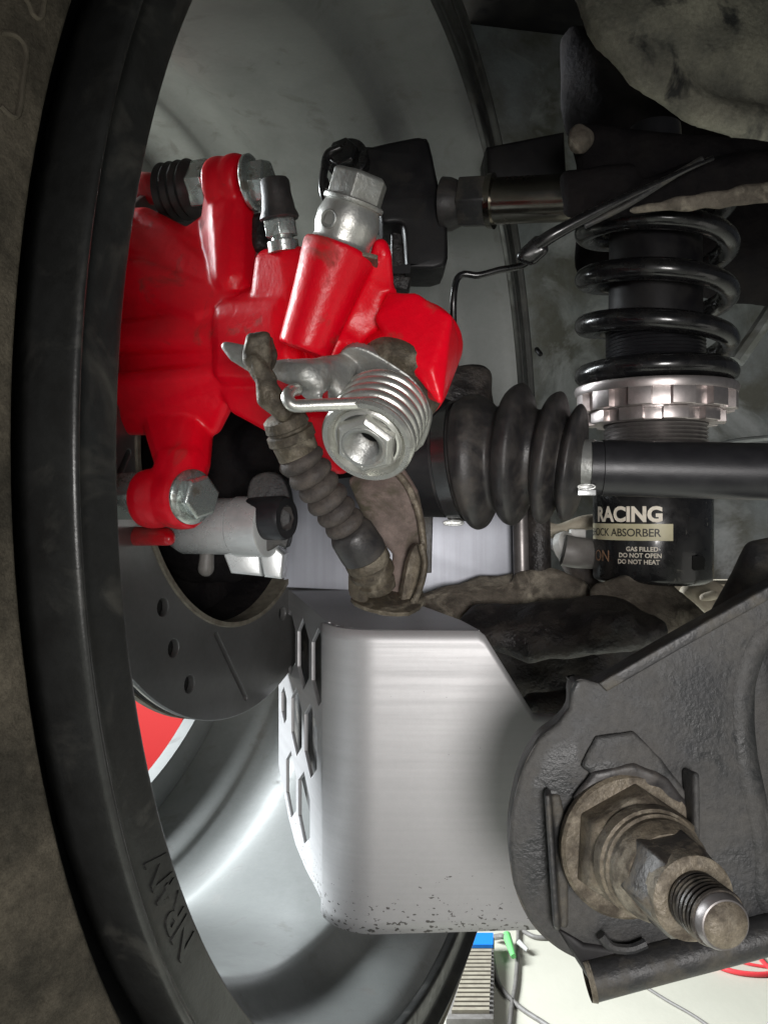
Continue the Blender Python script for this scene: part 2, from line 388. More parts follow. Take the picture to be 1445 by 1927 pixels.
def slab(outline, p0, n, thick, mb, sub=3):
    """closed plate lying in the plane through p0 with normal n, outline given where it is seen"""
    n = V(n).normalized(); pts = [on_plane(a, b_, p0, n) for a, b_ in outline]
    if sub > 1: pts = crom(pts, sub, True)
    k = len(pts); vs = pts + [p - n * thick for p in pts]
    c0_ = sum(pts, V((0, 0, 0))) / k
    vs += [c0_, c0_ - n * thick]; fs = []
    for i in range(k):
        j = (i + 1) % k; fs += [(i, j, k + j, k + i), (i, 2 * k, j), (k + i, k + j, 2 * k + 1)]
    return mb.add(vs, fs)

# ------------------------------------------------------------------ setting
def quad(a, b, c, d): return MB().add([a, b, c, d], [(0, 1, 2, 3)])
link('floor', quad((-6, -3, -0.9), (6, -3, -0.9), (6, 7, -0.9), (-6, 7, -0.9)).mesh(), 'floor_epoxy', smooth=False, kind='structure', loc=(0, 0, -0.9))
link('wall', box((0, 7.05, 1.0), 12, 0.1, 3.8).mesh(), 'wall_paint', smooth=False, kind='structure')
# underside of the car body, above and beyond the suspension
def sheet(name, fn, nu, nv, m, thick, **kw):
    mb = MB(); vs = [fn(i / nu, j / nv) for j in range(nv + 1) for i in range(nu + 1)]
    fs = [(j * (nu + 1) + i, j * (nu + 1) + i + 1, (j + 1) * (nu + 1) + i + 1, (j + 1) * (nu + 1) + i) for j in range(nv) for i in range(nu)]
    mb.add(vs, fs); me = mb.mesh(); o = link(name, me, m, **kw)
    if thick: s = o.modifiers.new('thickness', 'SOLIDIFY'); s.thickness = thick; s.offset = 0
    return o
car = thing('car_underbody', 'dusty grey blue inner wing panel behind the coilover with soiled sill below', 'underbody', P(1250, 1110, 0.72))
def inner_wing(u, v):
    px = 880 + u * 1005; py = -500 + v * 1590
    d = 0.66 + 0.05 * math.sin(u * 3.0) + 0.02 * math.sin(v * 9 + u * 3)
    return P(px, py, d)
wing = sheet('inner_wing', inner_wing, 40, 50, 'body_panel', 0.0015, parent=car)
link('sill', bevelled(box(P(1380, 1125, 0.69), 0.34, 0.05, 0.028), 0.004), 'sand_metal', car)
link('seam_ridge', tube([P(1335, 842, 0.66), P(1400, 828, 0.66), P(1500, 822, 0.66)], 0.0022, 8).mesh(), 'body_panel', car)
link('seam_fold', tube([P(1385, 680, 0.655), P(1440, 600, 0.655), P(1500, 500, 0.655)], 0.006, 8).mesh(), 'body_panel', car)
link('rivet', hull([(1010, 658, 0.655, 5), (1016, 666, 0.65, 5)]).mesh(), 'black_paint', car)
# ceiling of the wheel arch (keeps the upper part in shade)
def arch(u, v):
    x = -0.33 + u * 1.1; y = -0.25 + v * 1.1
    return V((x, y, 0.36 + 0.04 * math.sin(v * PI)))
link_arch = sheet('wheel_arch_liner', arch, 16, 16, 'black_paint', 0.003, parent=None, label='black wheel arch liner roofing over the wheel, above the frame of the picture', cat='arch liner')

# big soiled tank / beam at the upper right
tk = MB()
hull([(1150, -40, 0.46, 60), (1600, -60, 0.5, 90), (1600, 190, 0.5, 80), (1380, 175, 0.47, 70), (1250, 110, 0.46, 60), (1200, 50, 0.455, 60)], tk)
hull([(1100, -20, 0.45, 30), (1140, 60, 0.45, 30), (1210, 140, 0.45, 32), (1300, 200, 0.45, 30)], tk)
hull([(1300, 200, 0.45, 30), (1400, 240, 0.45, 34), (1600, 290, 0.46, 30)], tk)
link('fuel_tank', fuse(tk, 0.0042, 4, warp=0.004, wscale=38), 'tank_dust', label='dust covered grey tank bulging down in the upper right corner', cat='tank', autosmooth=0)
# subframe behind upper arm, coloured black in place of the cavity's shade
sf = MB()
hull([(1120, 180, 0.56, 30), (1110, 500, 0.56, 30), (1500, 280, 0.56, 30), (1500, 560, 0.56, 30), (1400, 480, 0.55, 50)], sf)
hull([(1110, 130, 0.52, 30), (1140, 330, 0.50, 40), (1260, 250, 0.50, 40), (1500, 330, 0.5, 40), (1150, 200, .5, 30)], sf)
hull([(1085, 80, 0.53, 34), (1120, 160, 0.52, 40), (1200, 220, 0.5, 40), (1090, 240, .52, 30), (1300, 250, .5, 40)], sf)
link('subframe', fuse(sf, 0.0050, 3, warp=0.003, wscale=30), 'black_cast', label='subframe beam above the coil spring, mostly in shade', cat='subframe', autosmooth=0)

# ------------------------------------------------------------------ wheel
WC = V((0.0215, 0.3609, 0.0117)); yaw = -0.3542
Wn = V((math.cos(yaw), math.sin(yaw), 0)); Wu = V((-math.sin(yaw), math.cos(yaw), 0)); Wz = V((0, 0, 1))
def W(s, u, v): return WC - Wn * s + Wu * u + Wz * v
def wring(prof, seg=160, mb=None, closed=False):
    """prof (s, r) revolved about the wheel axis"""
    mb = mb or MB(); vs = []; fs = []; n = len(prof)
    for s, r in prof:
        for k in range(seg):
            a = 2 * PI * k / seg; vs.append(W(s, r * math.cos(a), r * math.sin(a)))
    m = n if closed else n - 1
    for i in range(m):
        j = (i + 1) % n
        for k in range(seg):
            k2 = (k + 1) % seg; fs.append((i * seg + k, i * seg + k2, j * seg + k2, j * seg + k))
    return mb.add(vs, fs)
wheel = thing('wheel', 'silver alloy wheel with dark inner lip and dusty tyre, filling the left and top', 'wheel', WC - Wz * 0.31)
def smooth_prof(p, n=5):
    return [(q.x, q.y) for q in crom([V((a, b, 0)) for a, b in p], n)]
barrel_p = smooth_prof([(0.004, 0.2115), (0.010, 0.2085), (0.020, 0.2070), (0.034, 0.2060), (0.040, 0.2020), (0.046, 0.1955), (0.056, 0.1935), (0.100, 0.1935),
                        (0.118, 0.1950), (0.128, 0.1990), (0.140, 0.2005), (0.150, 0.1990), (0.156, 0.1965), (0.175, 0.1960), (0.192, 0.196)])
back_p = [(0.192, 0.212), (0.15, 0.214), (0.06, 0.2015), (0.030, 0.2150), (0.006, 0.222)]
link('barrel', wring(barrel_p + back_p, 200, closed=True).mesh(), 'rim_silver', wheel, autosmooth=50)
lip_p = smooth_prof([(0.0045, 0.2112), (0.0015, 0.2100), (0.0, 0.2103), (-0.0005, 0.2125), (-0.0003, 0.2195), (0.0002, 0.2215), (-0.0006, 0.2226), (-0.0022, 0.2236), (-0.0033, 0.2246), (-0.0033, 0.2256), (-0.0014, 0.2262), (0.006, 0.2262), (0.012, 0.2245), (0.008, 0.219)], 5)
lip = link('rim_lip', wring(lip_p, 220, closed=True).mesh(), 'rim_lip_grey', wheel, autosmooth=50)
# outer face ring, spokes and hub
face_p = [(0.188, 0.197), (0.186, 0.190), (0.187, 0.184), (0.189, 0.179), (0.197, 0.179), (0.199, 0.198)]
link('outer_ring', wring(face_p, 128, closed=True).mesh(), 'rim_silver', wheel)
for k in range(5):
    a = math.radians(44 + 72 * k)
    def sp(s, r, w):
        cx, sx = math.cos(a), math.sin(a); return W(s, r * cx - w * sx, r * sx + w * cx)
    vs = []; fs = []
    st = [(0.03, .030, .13, .18), (0.07, 0.020, .16, .195), (0.12, .016, .178, .2), (0.168, 0.024, .184, .2)]
    for r, hw, s0, s1 in st:
        vs += [sp(s0, r, -hw * .6), sp(s0, r, hw * .6), sp(s1, r, hw), sp(s1, r, -hw)]
    for i in range(3):
        for q in range(4): fs.append((i * 4 + q, i * 4 + (q + 1) % 4, i * 4 + 4 + (q + 1) % 4, i * 4 + 4 + q))
    fs += [(0, 1, 2, 3), (12, 13, 14, 15)]
    mb = MB().add(vs, fs)
    link('spoke', bevelled(mb, 0.004), 'rim_silver', wheel)
link('hub_pad', wring([(0.125, 0.0), (0.125, 0.07), (0.135, 0.075), (0.19, 0.06), (0.19, 0.0)], 64).mesh(), 'rim_silver', wheel)
# raised characters cast in the lip
tm = text_mesh('NR4/V', 0.0108, 0.0005, bold=0.0002, spacing=0.95)
th0 = None
for v in tm.vertices:
    x, y, z = v.co
    ang = 3.665 - x / 0.214  # runs up the near side, glyph tops outwards
    r = 0.2120 + y * 0.86
    v.co = W(-0.0003 - z * 0.9, r * math.cos(ang), r * math.sin(ang))
link('cast_lettering', tm, 'rim_lip_grey', wheel, smooth=False)
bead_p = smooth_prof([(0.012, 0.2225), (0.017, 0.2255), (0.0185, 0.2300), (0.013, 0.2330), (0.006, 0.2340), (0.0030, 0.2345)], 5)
tyre_p = smooth_prof([(0.0030, 0.2345), (0.0018, 0.2353), (0.0014, 0.2370), (0.0030, 0.2440), (0.0090, 0.2580), (0.020, 0.275), (0.034, 0.295), (0.052, 0.310),
                      (0.085, 0.315), (0.14, 0.315), (0.19, 0.308), (0.208, 0.290), (0.212, 0.26), (0.205, 0.235), (0.195, 0.22)], 5)
tyre = link('tyre', wring(tyre_p, 200).mesh(), 'tyre_rubber', wheel, autosmooth=60)
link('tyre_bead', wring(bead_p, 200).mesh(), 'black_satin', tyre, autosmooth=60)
tb = bvh([tyre, lip])
def on(tree, pts, lift=0.0):
    out = []
    for a, b in pts:
        l, n = hit(tree, a, b)
        if l is None: continue
        d = l.normalized(); out.append(l - d * lift)
    return out
tt = bvh([tyre])
loop = on(tt, [(2, 62), (28, 66), (46, 84), (50, 110), (44, 150), (40, 190), (34, 215), (26, 220), (14, 212), (2, 200)], 0.0)
if len(loop) > 3: link('sidewall_emblem', tube(loop, 0.0005, 8, sub=6).mesh(), 'tyre_dust', wheel)
loop = on(tt, [(44, -10), (56, 10), (62, 26), (72, 34), (80, 26), (84, 0)], 0.0)
if len(loop) > 3: link('sidewall_emblem', tube(loop, 0.0005, 8, sub=6).mesh(), 'tyre_dust', wheel)
# ------------------------------------------------------------------ brake disc
disc = thing('brake_disc', 'drilled and slotted grey brake disc behind the red caliper', 'brake disc', W(0.1, 0, 0.0027) - Wz * 0.12)
DV = 0.0144
def dring(prof, seg=128):
    vs = []; fs = []; n = len(prof)
    for s, r in prof:
        for k in range(seg):
            a = 2 * PI * k / seg; vs.append(W(s, r * math.cos(a), r * math.sin(a) + DV))
    for i in range(n):
        j = (i + 1) % n
        for k in range(seg):
            k2 = (k + 1) % seg; fs.append((i * seg + k, i * seg + k2, j * seg + k2, j * seg + k))
    return MB().add(vs, fs)
# solve disc plane points seen at given pixels
def disc_pt(px, py):
    d = P(px, py, 1.0); o = W(0.0934, 0, 0); t = o.dot(Wn) / d.dot(Wn); p = d * t; q = p - o
    return q.dot(Wu), q.z - DV
holes_px = [(307, 1143), (327, 1220), (357, 1287)]
hol = [disc_pt(*h) for h in holes_px]
slot = [disc_pt(407, 1194), disc_pt(463, 1314)]
slot[0] = tuple(V(slot[0]) * max(1.0, 0.0815 / V(slot[0]).length))
def circ(c, r, n=14, ex=1.0): return [(c[0] + r * math.cos(2 * PI * k / n), c[1] + r * math.sin(2 * PI * k / n)) for k in range(n)]
def rotp(p, a): return (p[0] * math.cos(a) - p[1] * math.sin(a), p[0] * math.sin(a) + p[1] * math.cos(a))
def slotpoly(a, b, w):
    a = V((a[0], a[1])); b = V((b[0], b[1])); d = (b - a).normalized(); n = V((-d.y, d.x)); out = []
    for c, s in ((b, 1), (a, -1)):
        for k in range(7):
            t = PI / 2 - PI * k / 6; out.append(tuple(c + (d * math.cos(t) * s + n * math.sin(t) * s) * w))
    return out
sp_l = [circ((0, 0), 0.1196, 128), circ((0, 0), 0.0782, 96)]
for k in range(5):
    a = 2 * PI * k / 5
    for h in hol: sp_l.append(circ(rotp(h, a), 0.0038))
    sp_l.append(slotpoly(rotp(slot[0], a), rotp(slot[1], a), 0.0014))
me = curve_mesh(sp_l, 0.003, 0.0003, 1)
me.transform(Matrix(((Wu.x, 0, Wn.x, 0), (Wu.y, 0, Wn.y, 0), (Wu.z, 1, Wn.z, 0), (0, 0, 0, 1))))
me.transform(Matrix.Translation(W(0.0949, 0, DV)))
link('friction_face', me, 'disc_steel', disc, autosmooth=30)
link('vented_core', dring([(0.0966, 0.0775), (0.0966, 0.1188), (0.1005, 0.1188), (0.1005, 0.0775)]).mesh(), 'black_hole', disc)
link('outer_face', dring([(0.1006, 0.0775), (0.1006, 0.1196), (0.1040, 0.1196), (0.1040, 0.0775)]).mesh(), 'disc_edge', disc)
link('hat_rim', dring([(0.0925, 0.0765), (0.0925, 0.0785), (0.0935, 0.0790), (0.104, 0.0790), (0.104, 0.0765)]).mesh(), 'disc_edge', disc)
link('hat', dring([(0.100, 0.0768), (0.118, 0.074), (0.120, 0.03), (0.123, 0.03), (0.121, 0.0768)]).mesh(), 'black_cast', disc)
# hub carrier (dark) filling the disc centre
hb = MB()
lathe(W(0.118, 0, 0), Wn, [(0, 0.045), (0.02, 0.045), (0.024, 0.040), (0.03, 0.032), (0.036, 0.028)], 48, hb)
hull([(490, 840, 0.37, 56), (640, 815, 0.37, 56), (500, 870, 0.38, 26), (680, 850, 0.37, 50), (450, 880, .38, 40)], hb)
hull([(640, 800, 0.37, 60), (810, 830, 0.36, 90), (790, 870, 0.37, 90)], hb)
link('hub_carrier', fuse(hb, 0.0025, 3, warp=0.001, wscale=80), 'black_cast', label='dark soiled hub carrier in the middle of the wheel behind the caliper', cat='hub carrier', autosmooth=0)
link('wheel_sensor', fuse(hull([(390, 1040, 0.36, 14), (388, 1070, .36, 16)], MB()), 0.0008, 3), 'grey_plastic', label='small grey sensor stub hanging under the machined bracket', cat='sensor')

# ------------------------------------------------------------------ red caliper
cal = thing('brake_caliper', 'glossy red rear brake caliper with silver fittings, left of centre', 'brake caliper', P(400, 1000, 0.29))
b = MB()
# inner body
hull([(180, 425, 0.335, 30), (275, 412, 0.315, 22), (335, 450, 0.305, 20), (190, 520, 0.34, 24), (420, 520, 0.30, 30), (400, 480, 0.30, 26)], b)
hull([(180, 505, 0.320, 16), (262, 500, 0.304, 12), (445, 560, 0.2845, 12), (375, 592, 0.2890, 14), (180, 550, 0.324, 16), (270, 552, 0.3035, 14)], b)
hull([(180, 640, 0.318, 30), (300, 640, 0.300, 26), (430, 640, 0.287, 30), (400, 600, .29, 20)], b)
hull([(180, 560, 0.34, 24), (420, 600, 0.30, 34), (180, 690, 0.33, 30), (400, 690, 0.305, 30)], b)
hull([(180, 722, 0.312, 16), (300, 718, 0.2980, 14), (430, 700, 0.288, 22), (400, 790, 0.305, 20), (280, 780, 0.315, 30), (180, 790, 0.33, 20)], b)
hull([(180, 430, 0.324, 25), (330, 455, 0.305, 20), (430, 540, 0.291, 30), (430, 720, 0.291, 30), (400, 800, 0.303, 20), (180, 800, 0.324, 20)], b)
# top ear, two rounded lobes round the guide bolt
lathe(P(432, 346, 0.2935), Wn, [(-0.0066, 0.0078), (-0.0058, 0.0090), (-0.0035, 0.0095), (-0.0010, 0.0093), (0.0003, 0.0086), (0.0015, 0.0094), (0.0040, 0.0096), (0.0058, 0.0090), (0.0066, 0.0078)], 40, b)
hull([(415, 340, 0.296, 26), (448, 340, 0.292, 26), (395, 430, 0.302, 20), (455, 450, 0.292, 30), (440, 530, 0.29, 44)], b)
hull([(350, 450, 0.306, 18), (402, 410, 0.302, 16), (450, 520, 0.295, 34), (360, 510, 0.305, 28)], b)
# piston housing
lathe(P(430, 640, 0.296), Wn, [(0.002, 0.0120), (0.012, 0.0170), (0.030, 0.0195), (0.040, 0.0185)], 48, b)
hull([(440, 600, 0.285, 40), (440, 690, 0.285, 40), (540, 590, 0.272, 40), (540, 690, 0.272, 44)], b)
hull([(505, 494, 0.278, 26), (545, 486, 0.272, 26), (500, 560, 0.278, 30), (560, 560, 0.270, 34), (600, 490, .266, 20)], b)
# tower under the banjo bolt
t0_ = P(640, 466, 0.2500); t1_ = P(572, 660, 0.2530); ta_ = (t1_ - t0_).normalized(); tl_ = (t1_ - t0_).length
lathe(t0_, ta_, [(0.0, 0.0106), (0.0012, 0.0109), (0.010, 0.0098), (0.020, 0.0088), (tl_, 0.0080)], 48, b)
hull([(640, 490, 0.256, 40), (700, 510, 0.256, 16), (600, 600, 0.262, 40), (700, 640, 0.264, 40)], b)
# fin right of banjo
hull([(716, 464, 0.252, 16), (722, 480, 0.252, 16), (700, 520, 0.255, 16), (726, 535, 0.257, 16)], b)
hull([(680, 520, 0.26, 22), (735, 552, 0.258, 14), (700, 640, 0.262, 34), (640, 600, 0.26, 30)], b)
# lever housing: a drum on the axis of the return spring, with a flat right side
lathe(P(746, 722, 0.2560), V((-0.28, -0.74, -0.61)), [(-0.030, 0.0130), (-0.028, 0.0145), (-0.004, 0.0152), (-0.0015, 0.0150), (0.0, 0.0140)], 64, b)
hull([(735, 560, 0.254, 10), (782, 560, 0.250, 9), (844, 596, 0.246, 6), (812, 700, 0.2425, 6), (828, 756, 0.2440, 6), (760, 660, 0.2470, 14), (720, 600, .252, 16)], b)
hull([(846, 596, 0.246, 5), (858, 640, 0.256, 5), (852, 690, 0.258, 5), (830, 758, 0.2450, 4), (812, 700, 0.2430, 5), (790, 590, 0.27, 10), (760, 700, 0.265, 30)], b)
hull([(620, 620, 0.268, 50), (730, 660, 0.266, 60), (640, 720, 0.266, 50), (720, 780, 0.266, 40)], b)
# lower red under the lever, running to behind the spring
hull([(430, 720, 0.290, 24), (450, 760, 0.288, 22), (510, 795, 0.282, 20), (560, 720, 0.274, 40)], b)
hull([(515, 800, 0.282, 18), (640, 866, 0.265, 28), (660, 800, 0.266, 40)], b)
# lower arm with two lobed eye
hull([(315, 790, 0.314, 48), (368, 788, 0.306, 36), (338, 880, 0.300, 44), (355, 875, .298, 42)], b)
hull([(336, 870, 0.300, 44), (352, 870, 0.297, 40), (322, 930, 0.299, 46), (345, 935, 0.294, 44)], b)
lathe(P(322, 938, 0.2985), Wn, [(-0.0122, 0.0088), (-0.0112, 0.0100), (-0.0080, 0.0107), (-0.0040, 0.0104), (-0.0018, 0.0098), (0.0005, 0.0104), (0.0045, 0.0110), (0.0085, 0.0106), (0.0100, 0.0092)], 48, b)
body = link('body', fuse(b, 0.00070, 8, 0.5), 'red_paint', cal, autosmooth=0)
# carrier pieces
link('carrier', fuse(hull([(200, 345, 0.35, 24), (282, 348, 0.328, 24), (288, 366, 0.328, 20), (200, 370, 0.35, 24)], MB()), 0.0010, 4), 'red_dusty', cal, autosmooth=0)
link('carrier', fuse(hull([(180, 1008, 0.33, 20), (314, 1008, 0.314, 16), (318, 1014, 0.312, 14), (180, 1000, 0.33, 14)], MB()), 0.0010, 4), 'red_dusty', cal, autosmooth=0)
# rubber pin boot in the V notch
pr = [(0, 0.0090), (0.0004, 0.0102)]
for i in range(8): pr.append((0.0008 + i * 0.0018, 0.0108 if i % 2 == 0 else 0.0097))
pr += [(0.0150, 0.0080)]
o0 = P(312, 364, 0.3185)
link('pin_boot', lathe(o0, Wn, pr, 48).mesh(), 'rubber', cal)
link('pin_nut', bevelled(hexhead(o0 + Wn * 0.0142, Wn, 0.0098, 0.0070, 0.0), 0.0004), 'plated_bolt', cal)
# upper guide bolt
def flange_bolt(px, py, d, rpx, axis, ph=0.2, m='plated_bolt', hexr=0.66, hh=0.7):
    o = P(px, py, d); r = rpx * d / F
    w = lathe(o, axis, [(0, r * .94), (r * 0.06, r), (r * 0.16, r), (r * 0.24, r * 0.90), (r * .27, r * .74)], 56)
    bl = link('guide_bolt', w.mesh(), m, cal)
    link('bolt_head', bevelled(hexhead(o + V(axis).normalized() * r * 0.22, axis, r * hexr * 1.05, r * hh, ph), 0.0003), m, bl)
    return bl
flange_bolt(470, 345, 0.2868, 52, V((0.95, -0.29, 0.05)), 0.3, hexr=0.74, hh=.6)
link('lower_dark_lug', fuse(hull([(490, 420, .292, 20), (490, 460, .290, 18), (470, 430, .295, 20)], MB()), 0.0009, 3), 'cast_dark', cal, autosmooth=0)  # dark lump below the upper guide bolt
flange_bolt(358, 935, 0.2885, 52, V((0.80, -0.60, -0.05)), 0.25, hexr=0.78, hh=.5)
link('nut', bevelled(hexhead(P(282, 934, 0.309), -Wn, 0.0098, 0.0120, 0.0), 0.0004), 'plated_bolt', cal)
# bleeder
bd = (P(518, 350, 0.268) - P(534, 470, 0.271)).normalized(); bo = P(533, 462, 0.270)
link('bleed_nipple', lathe(bo, bd, [(-0.002, 0.0050), (0.0012, 0.0050), (0.0016, 0.0036), (0.0030, 0.0034)], 24).mesh(), 'plated_bolt', cal)
link('bleed_nut', bevelled(hexhead(bo + bd * 0.0028, bd, 0.0054, 0.0055, 0.5), 0.0002), 'plated_bolt', cal)
link('bleed_cap', lathe(bo + bd * 0.0078, bd, [(0, 0.0058), (0.0006, 0.0062), (0.0016, 0.0060), (0.0030, 0.0054), (0.0078, 0.0047), (0.0118, 0.0046), (0.0126, 0.0040)], 28).mesh(), 'rubber', cal)
# banjo fitting and bolt
tx = (P(676, 350, 0.2475) - P(640, 470, 0.2515)).normalized(); to = P(640, 466, 0.2500)
link('banjo_collar', lathe(to, tx, [(-0.002, 0.0088), (0.0006, 0.0092), (0.0012, 0.0088), (0.0022, 0.0085), (0.0050, 0.0093), (0.0085, 0.0093), (0.0115, 0.0083), (0.0125, 0.0080)], 48).mesh(), 'zinc', cal)
link('banjo_washer', lathe(to + tx * 0.0123, tx, [(0, 0.0088), (0.0004, 0.0090), (0.0011, 0.0090), (0.0014, 0.0087)], 48).mesh(), 'zinc_dull', cal)
link('banjo_bolt', bevelled(hexhead(to + tx * 0.0136, tx, 0.0086, 0.0078, 0.55), 0.0004), 'zinc_dull', cal)
link('gasket', bevelled(box(P(664, 484, 0.2488), 0.0150, 0.012, 0.0014, rot=Matrix.Rotation(math.radians(14), 3, 'Y')), 0.0004), 'dirty_steel', cal)
cd = (P(600, 420, 0.20) - P(618, 415, 0.2415)).normalized()
pd_ = V((-0.50, -0.85, -0.05)).normalized(); link('collar_plug', lathe(to + tx * 0.0062 + pd_ * 0.0086, pd_, [(0, 0.0028), (0.0008, 0.0028), (0.0010, 0.0025), (0.0006, 0.0021)], 24).mesh(), 'zinc_dull', cal)
# dirty seal ring and lever hub
sa = V((-0.28, -0.74, -0.61)).normalized()       # axis of the return spring, back to front
sx, sy, _ = frame(sa)
s0 = P(716, 770, 0.2580)
link('seal', lathe(P(746, 722, 0.2545), sa, [(-0.008, 0.0142), (0.0004, 0.0144), (0.0020, 0.0139), (0.0035, 0.0128), (0.0045, 0.0120)], 64).mesh(), 'old_steel', cal)
lv = MB(); lp = P(725, 742, 0.2520)
slab([(640, 664), (666, 653), (700, 664), (740, 688), (780, 718), (806, 760), (808, 804), (782, 852), (700, 865), (630, 820), (616, 750), (624, 700)], lp, sa, 0.0034, lv)
hull([(545, 700, .2430, 24), (575, 704, .2410, 30), (606, 700, .2430, 26), (600, 724, .2410, 20)], lv)
hull([(608, 692, .2440, 22), (640, 682, .2480, 16), (640, 740, .2455, 16), (660, 690, .2490, 14)], lv)
hull([(545, 690, .2430, 16), (520, 696, 0.2445, 11), (480, 690, 0.2460, 8), (545, 712, 0.241, 12)], lv)
hull([(480, 688, 0.2460, 9), (440, 672, 0.2480, 9), (426, 652, 0.2490, 10), (462, 658, 0.248, 9), (492, 706, 0.2460, 8)], lv)
hull([(585, 728, 0.241, 9), (600, 746, 0.240, 8), (586, 750, 0.241, 8), (572, 738, 0.242, 8)], lv)
link('lever', fuse(lv, 0.0005, 5), 'zinc_dull', cal, autosmooth=0)
# return spring
R = 0.0117; wr = 0.00182; pts = []; turns = 4.6; pitch = 0.0037
c0 = P(726, 764, 0.2525)
n = 150
for i in range(n + 1):
    a = 2 * PI * turns * i / n
    pts.append((a, c0 + sa * (pitch * a / (2 * PI))))
# choose phase so the front end leaves towards the left on top
tgt = P(545, 762, 0.2290)
best = None
for ph in range(0, 360, 3):
    a = math.radians(ph); e = pts[-1][1] + (sx * math.cos(a) + sy * math.sin(a)) * R
    tan = (-sx * math.sin(a) + sy * math.cos(a)); dirn = (tgt - e).normalized()
    q = tan.dot(dirn)
    if best is None or q > best[0]: best = (q, a)
aend = best[1]; off = aend - pts[-1][0]
coil = [c + (sx * math.cos(a + off) + sy * math.sin(a + off)) * R for a, c in pts]
e = coil[-1]
arm_end = P(556, 764, 0.2325)
mid = [e.lerp(arm_end, t) for t in (0.25, 0.5, 0.75, 1.0)]
hook = [P(545, 757, 0.2325), P(541, 746, 0.2335), P(548, 736, 0.2355), P(560, 733, 0.2385)]
link('return_spring', tube(coil + mid + hook, wr, 14, sub=3).mesh(), 'spring_zinc', cal, autosmooth=0)
# bottom end washer and nut
ce = c0 + sa * (pitch * turns)
link('spring_seat', lathe(ce + sa * 0.0002, sa, [(-0.010, 0.0090), (-0.0006, 0.0098), (-0.0006, 0.0118), (0.0004, 0.0130), (0.0018, 0.0134), (0.0028, 0.0128), (0.0028, 0.0114), (0.0012, 0.0106), (0.0002, 0.0096), (0.0002, 0.0050)], 72, cap=False).mesh(), 'spring_zinc', cal)
nutp = link('lever_nut', lathe(ce + sa * 0.0003, sa, [(0, 0.0100), (0.0012, 0.0100), (0.0018, 0.0094), (0.0020, 0.0088)], 48, cap=False).mesh(), 'zinc', cal, autosmooth=25)
nb = bevelled(lathe(ce + sa * 0.0018, sa, [(0, 0.0094), (0.0024, 0.0092), (0.0036, 0.0080), (0.0036, 0.0068), (0.0022, 0.0060)], 6, ph=0.25, cap=False), 0.0003)
link('hexagon', nb, 'zinc', nutp, autosmooth=25)
thr = [(0.0049, 0.0067), (0.0053, 0.0063), (0.0053, 0.0056), (0.0047, 0.0050)] + [(0.0042 - 0.0004 * i, 0.0050 if i % 2 else 0.0044) for i in range(24)]
link('bore_end', lathe(ce + sa * 0.0003, sa, [(-0.0060, 0.0046), (-0.0052, 0.0046)], 24).mesh(), 'black_hole', nutp)  # black disc put in for the shade deep in the bore
link('threaded_bore', lathe(ce + sa * 0.0003, sa, thr, 48, cap=False).mesh(), 'zinc_dull', nutp)
# ------------------------------------------------------------------ handbrake cable
cable = thing('handbrake_cable', 'dirty handbrake cable with ribbed rubber gaiter running down from the lever', 'cable', P(700, 1130, 0.275))
cl = MB()
hull([(476, 640, 0.2390, 14), (498, 636, 0.2390, 13), (470, 680, 0.2395, 14), (500, 690, .2395, 12)], cl)
hull([(472, 676, 0.2390, 15), (482, 680, .2375, 12), (498, 722, 0.2400, 15), (510, 712, .2395, 13)], cl)
hull([(496, 715, 0.2395, 16), (500, 750, 0.2400, 18), (540, 772, 0.2420, 18), (532, 780, 0.2395, 16)], cl)
hull([(508, 640, 0.2420, 8), (515, 668, 0.2410, 8), (508, 690, 0.242, 8)], cl)
link('clevis', fuse(cl, 0.0005, 4, warp=0.0004, wscale=300), 'old_steel', cable, autosmooth=0)
pth = [(532, 780, .2440), (545, 812, .2460), (560, 850, .2480), (580, 885, .2500), (606, 925, .2530), (632, 962, .2560), (655, 995, .2590), (678, 1030, .2620), (695, 1062, .2650), (706, 1092, .2680), (712, 1120, .270)]
cpts = crom([P(*p) for p in pth], 16); L_ = [0]
for i in range(1, len(cpts)): L_.append(L_[-1] + (cpts[i] - cpts[i - 1]).length)
def at_len(t):
    t = max(0, min(L_[-1] * 0.9999, t))
    for i in range(1, len(L_)):
        if L_[i] >= t:
            k = (t - L_[i - 1]) / (L_[i] - L_[i - 1] + 1e-12); return cpts[i - 1].lerp(cpts[i], k), (cpts[i] - cpts[i - 1]).normalized()
def along(name, prof, m, seg=40):
    rs = []
    for t, r in prof:
        p, d = at_len(t); rs.append((p, d, r))
    return link(name, rings(rs, seg).mesh(), m, cable)
Lt = L_[-1]
along('upper_ferrule', [(0.0000, 0.0050), (0.0008, 0.0062), (0.0038, 0.0066), (0.0042, 0.0061), (0.0050, 0.0061), (0.0054, 0.0070), (0.0080, 0.0071), (0.0084, 0.0064), (0.0125, 0.0062)], 'old_steel')
gp = [(0.0115, 0.0060)]
t = 0.0122
for i in range(6):
    rr = 0.0068 - i * 0.00012 + 0.0002 * (i % 2)
    gp += [(t, rr * 0.74), (t + 0.0008, rr * 0.90), (t + 0.0018, rr * .985), (t + 0.0027, rr), (t + 0.0037, rr * 0.95), (t + 0.0044, rr * 0.80)]; t += 0.0048
gp += [(t + 0.001, 0.0055)]
along('gaiter', gp, 'dirty_rubber')
along('boot_cup', [(t - 0.0005, 0.0052), (t + 0.0004, 0.0064), (t + 0.002, 0.0071), (t + 0.0085, 0.0074), (t + 0.0100, 0.0072), (t + 0.0106, 0.006)], 'rubber')
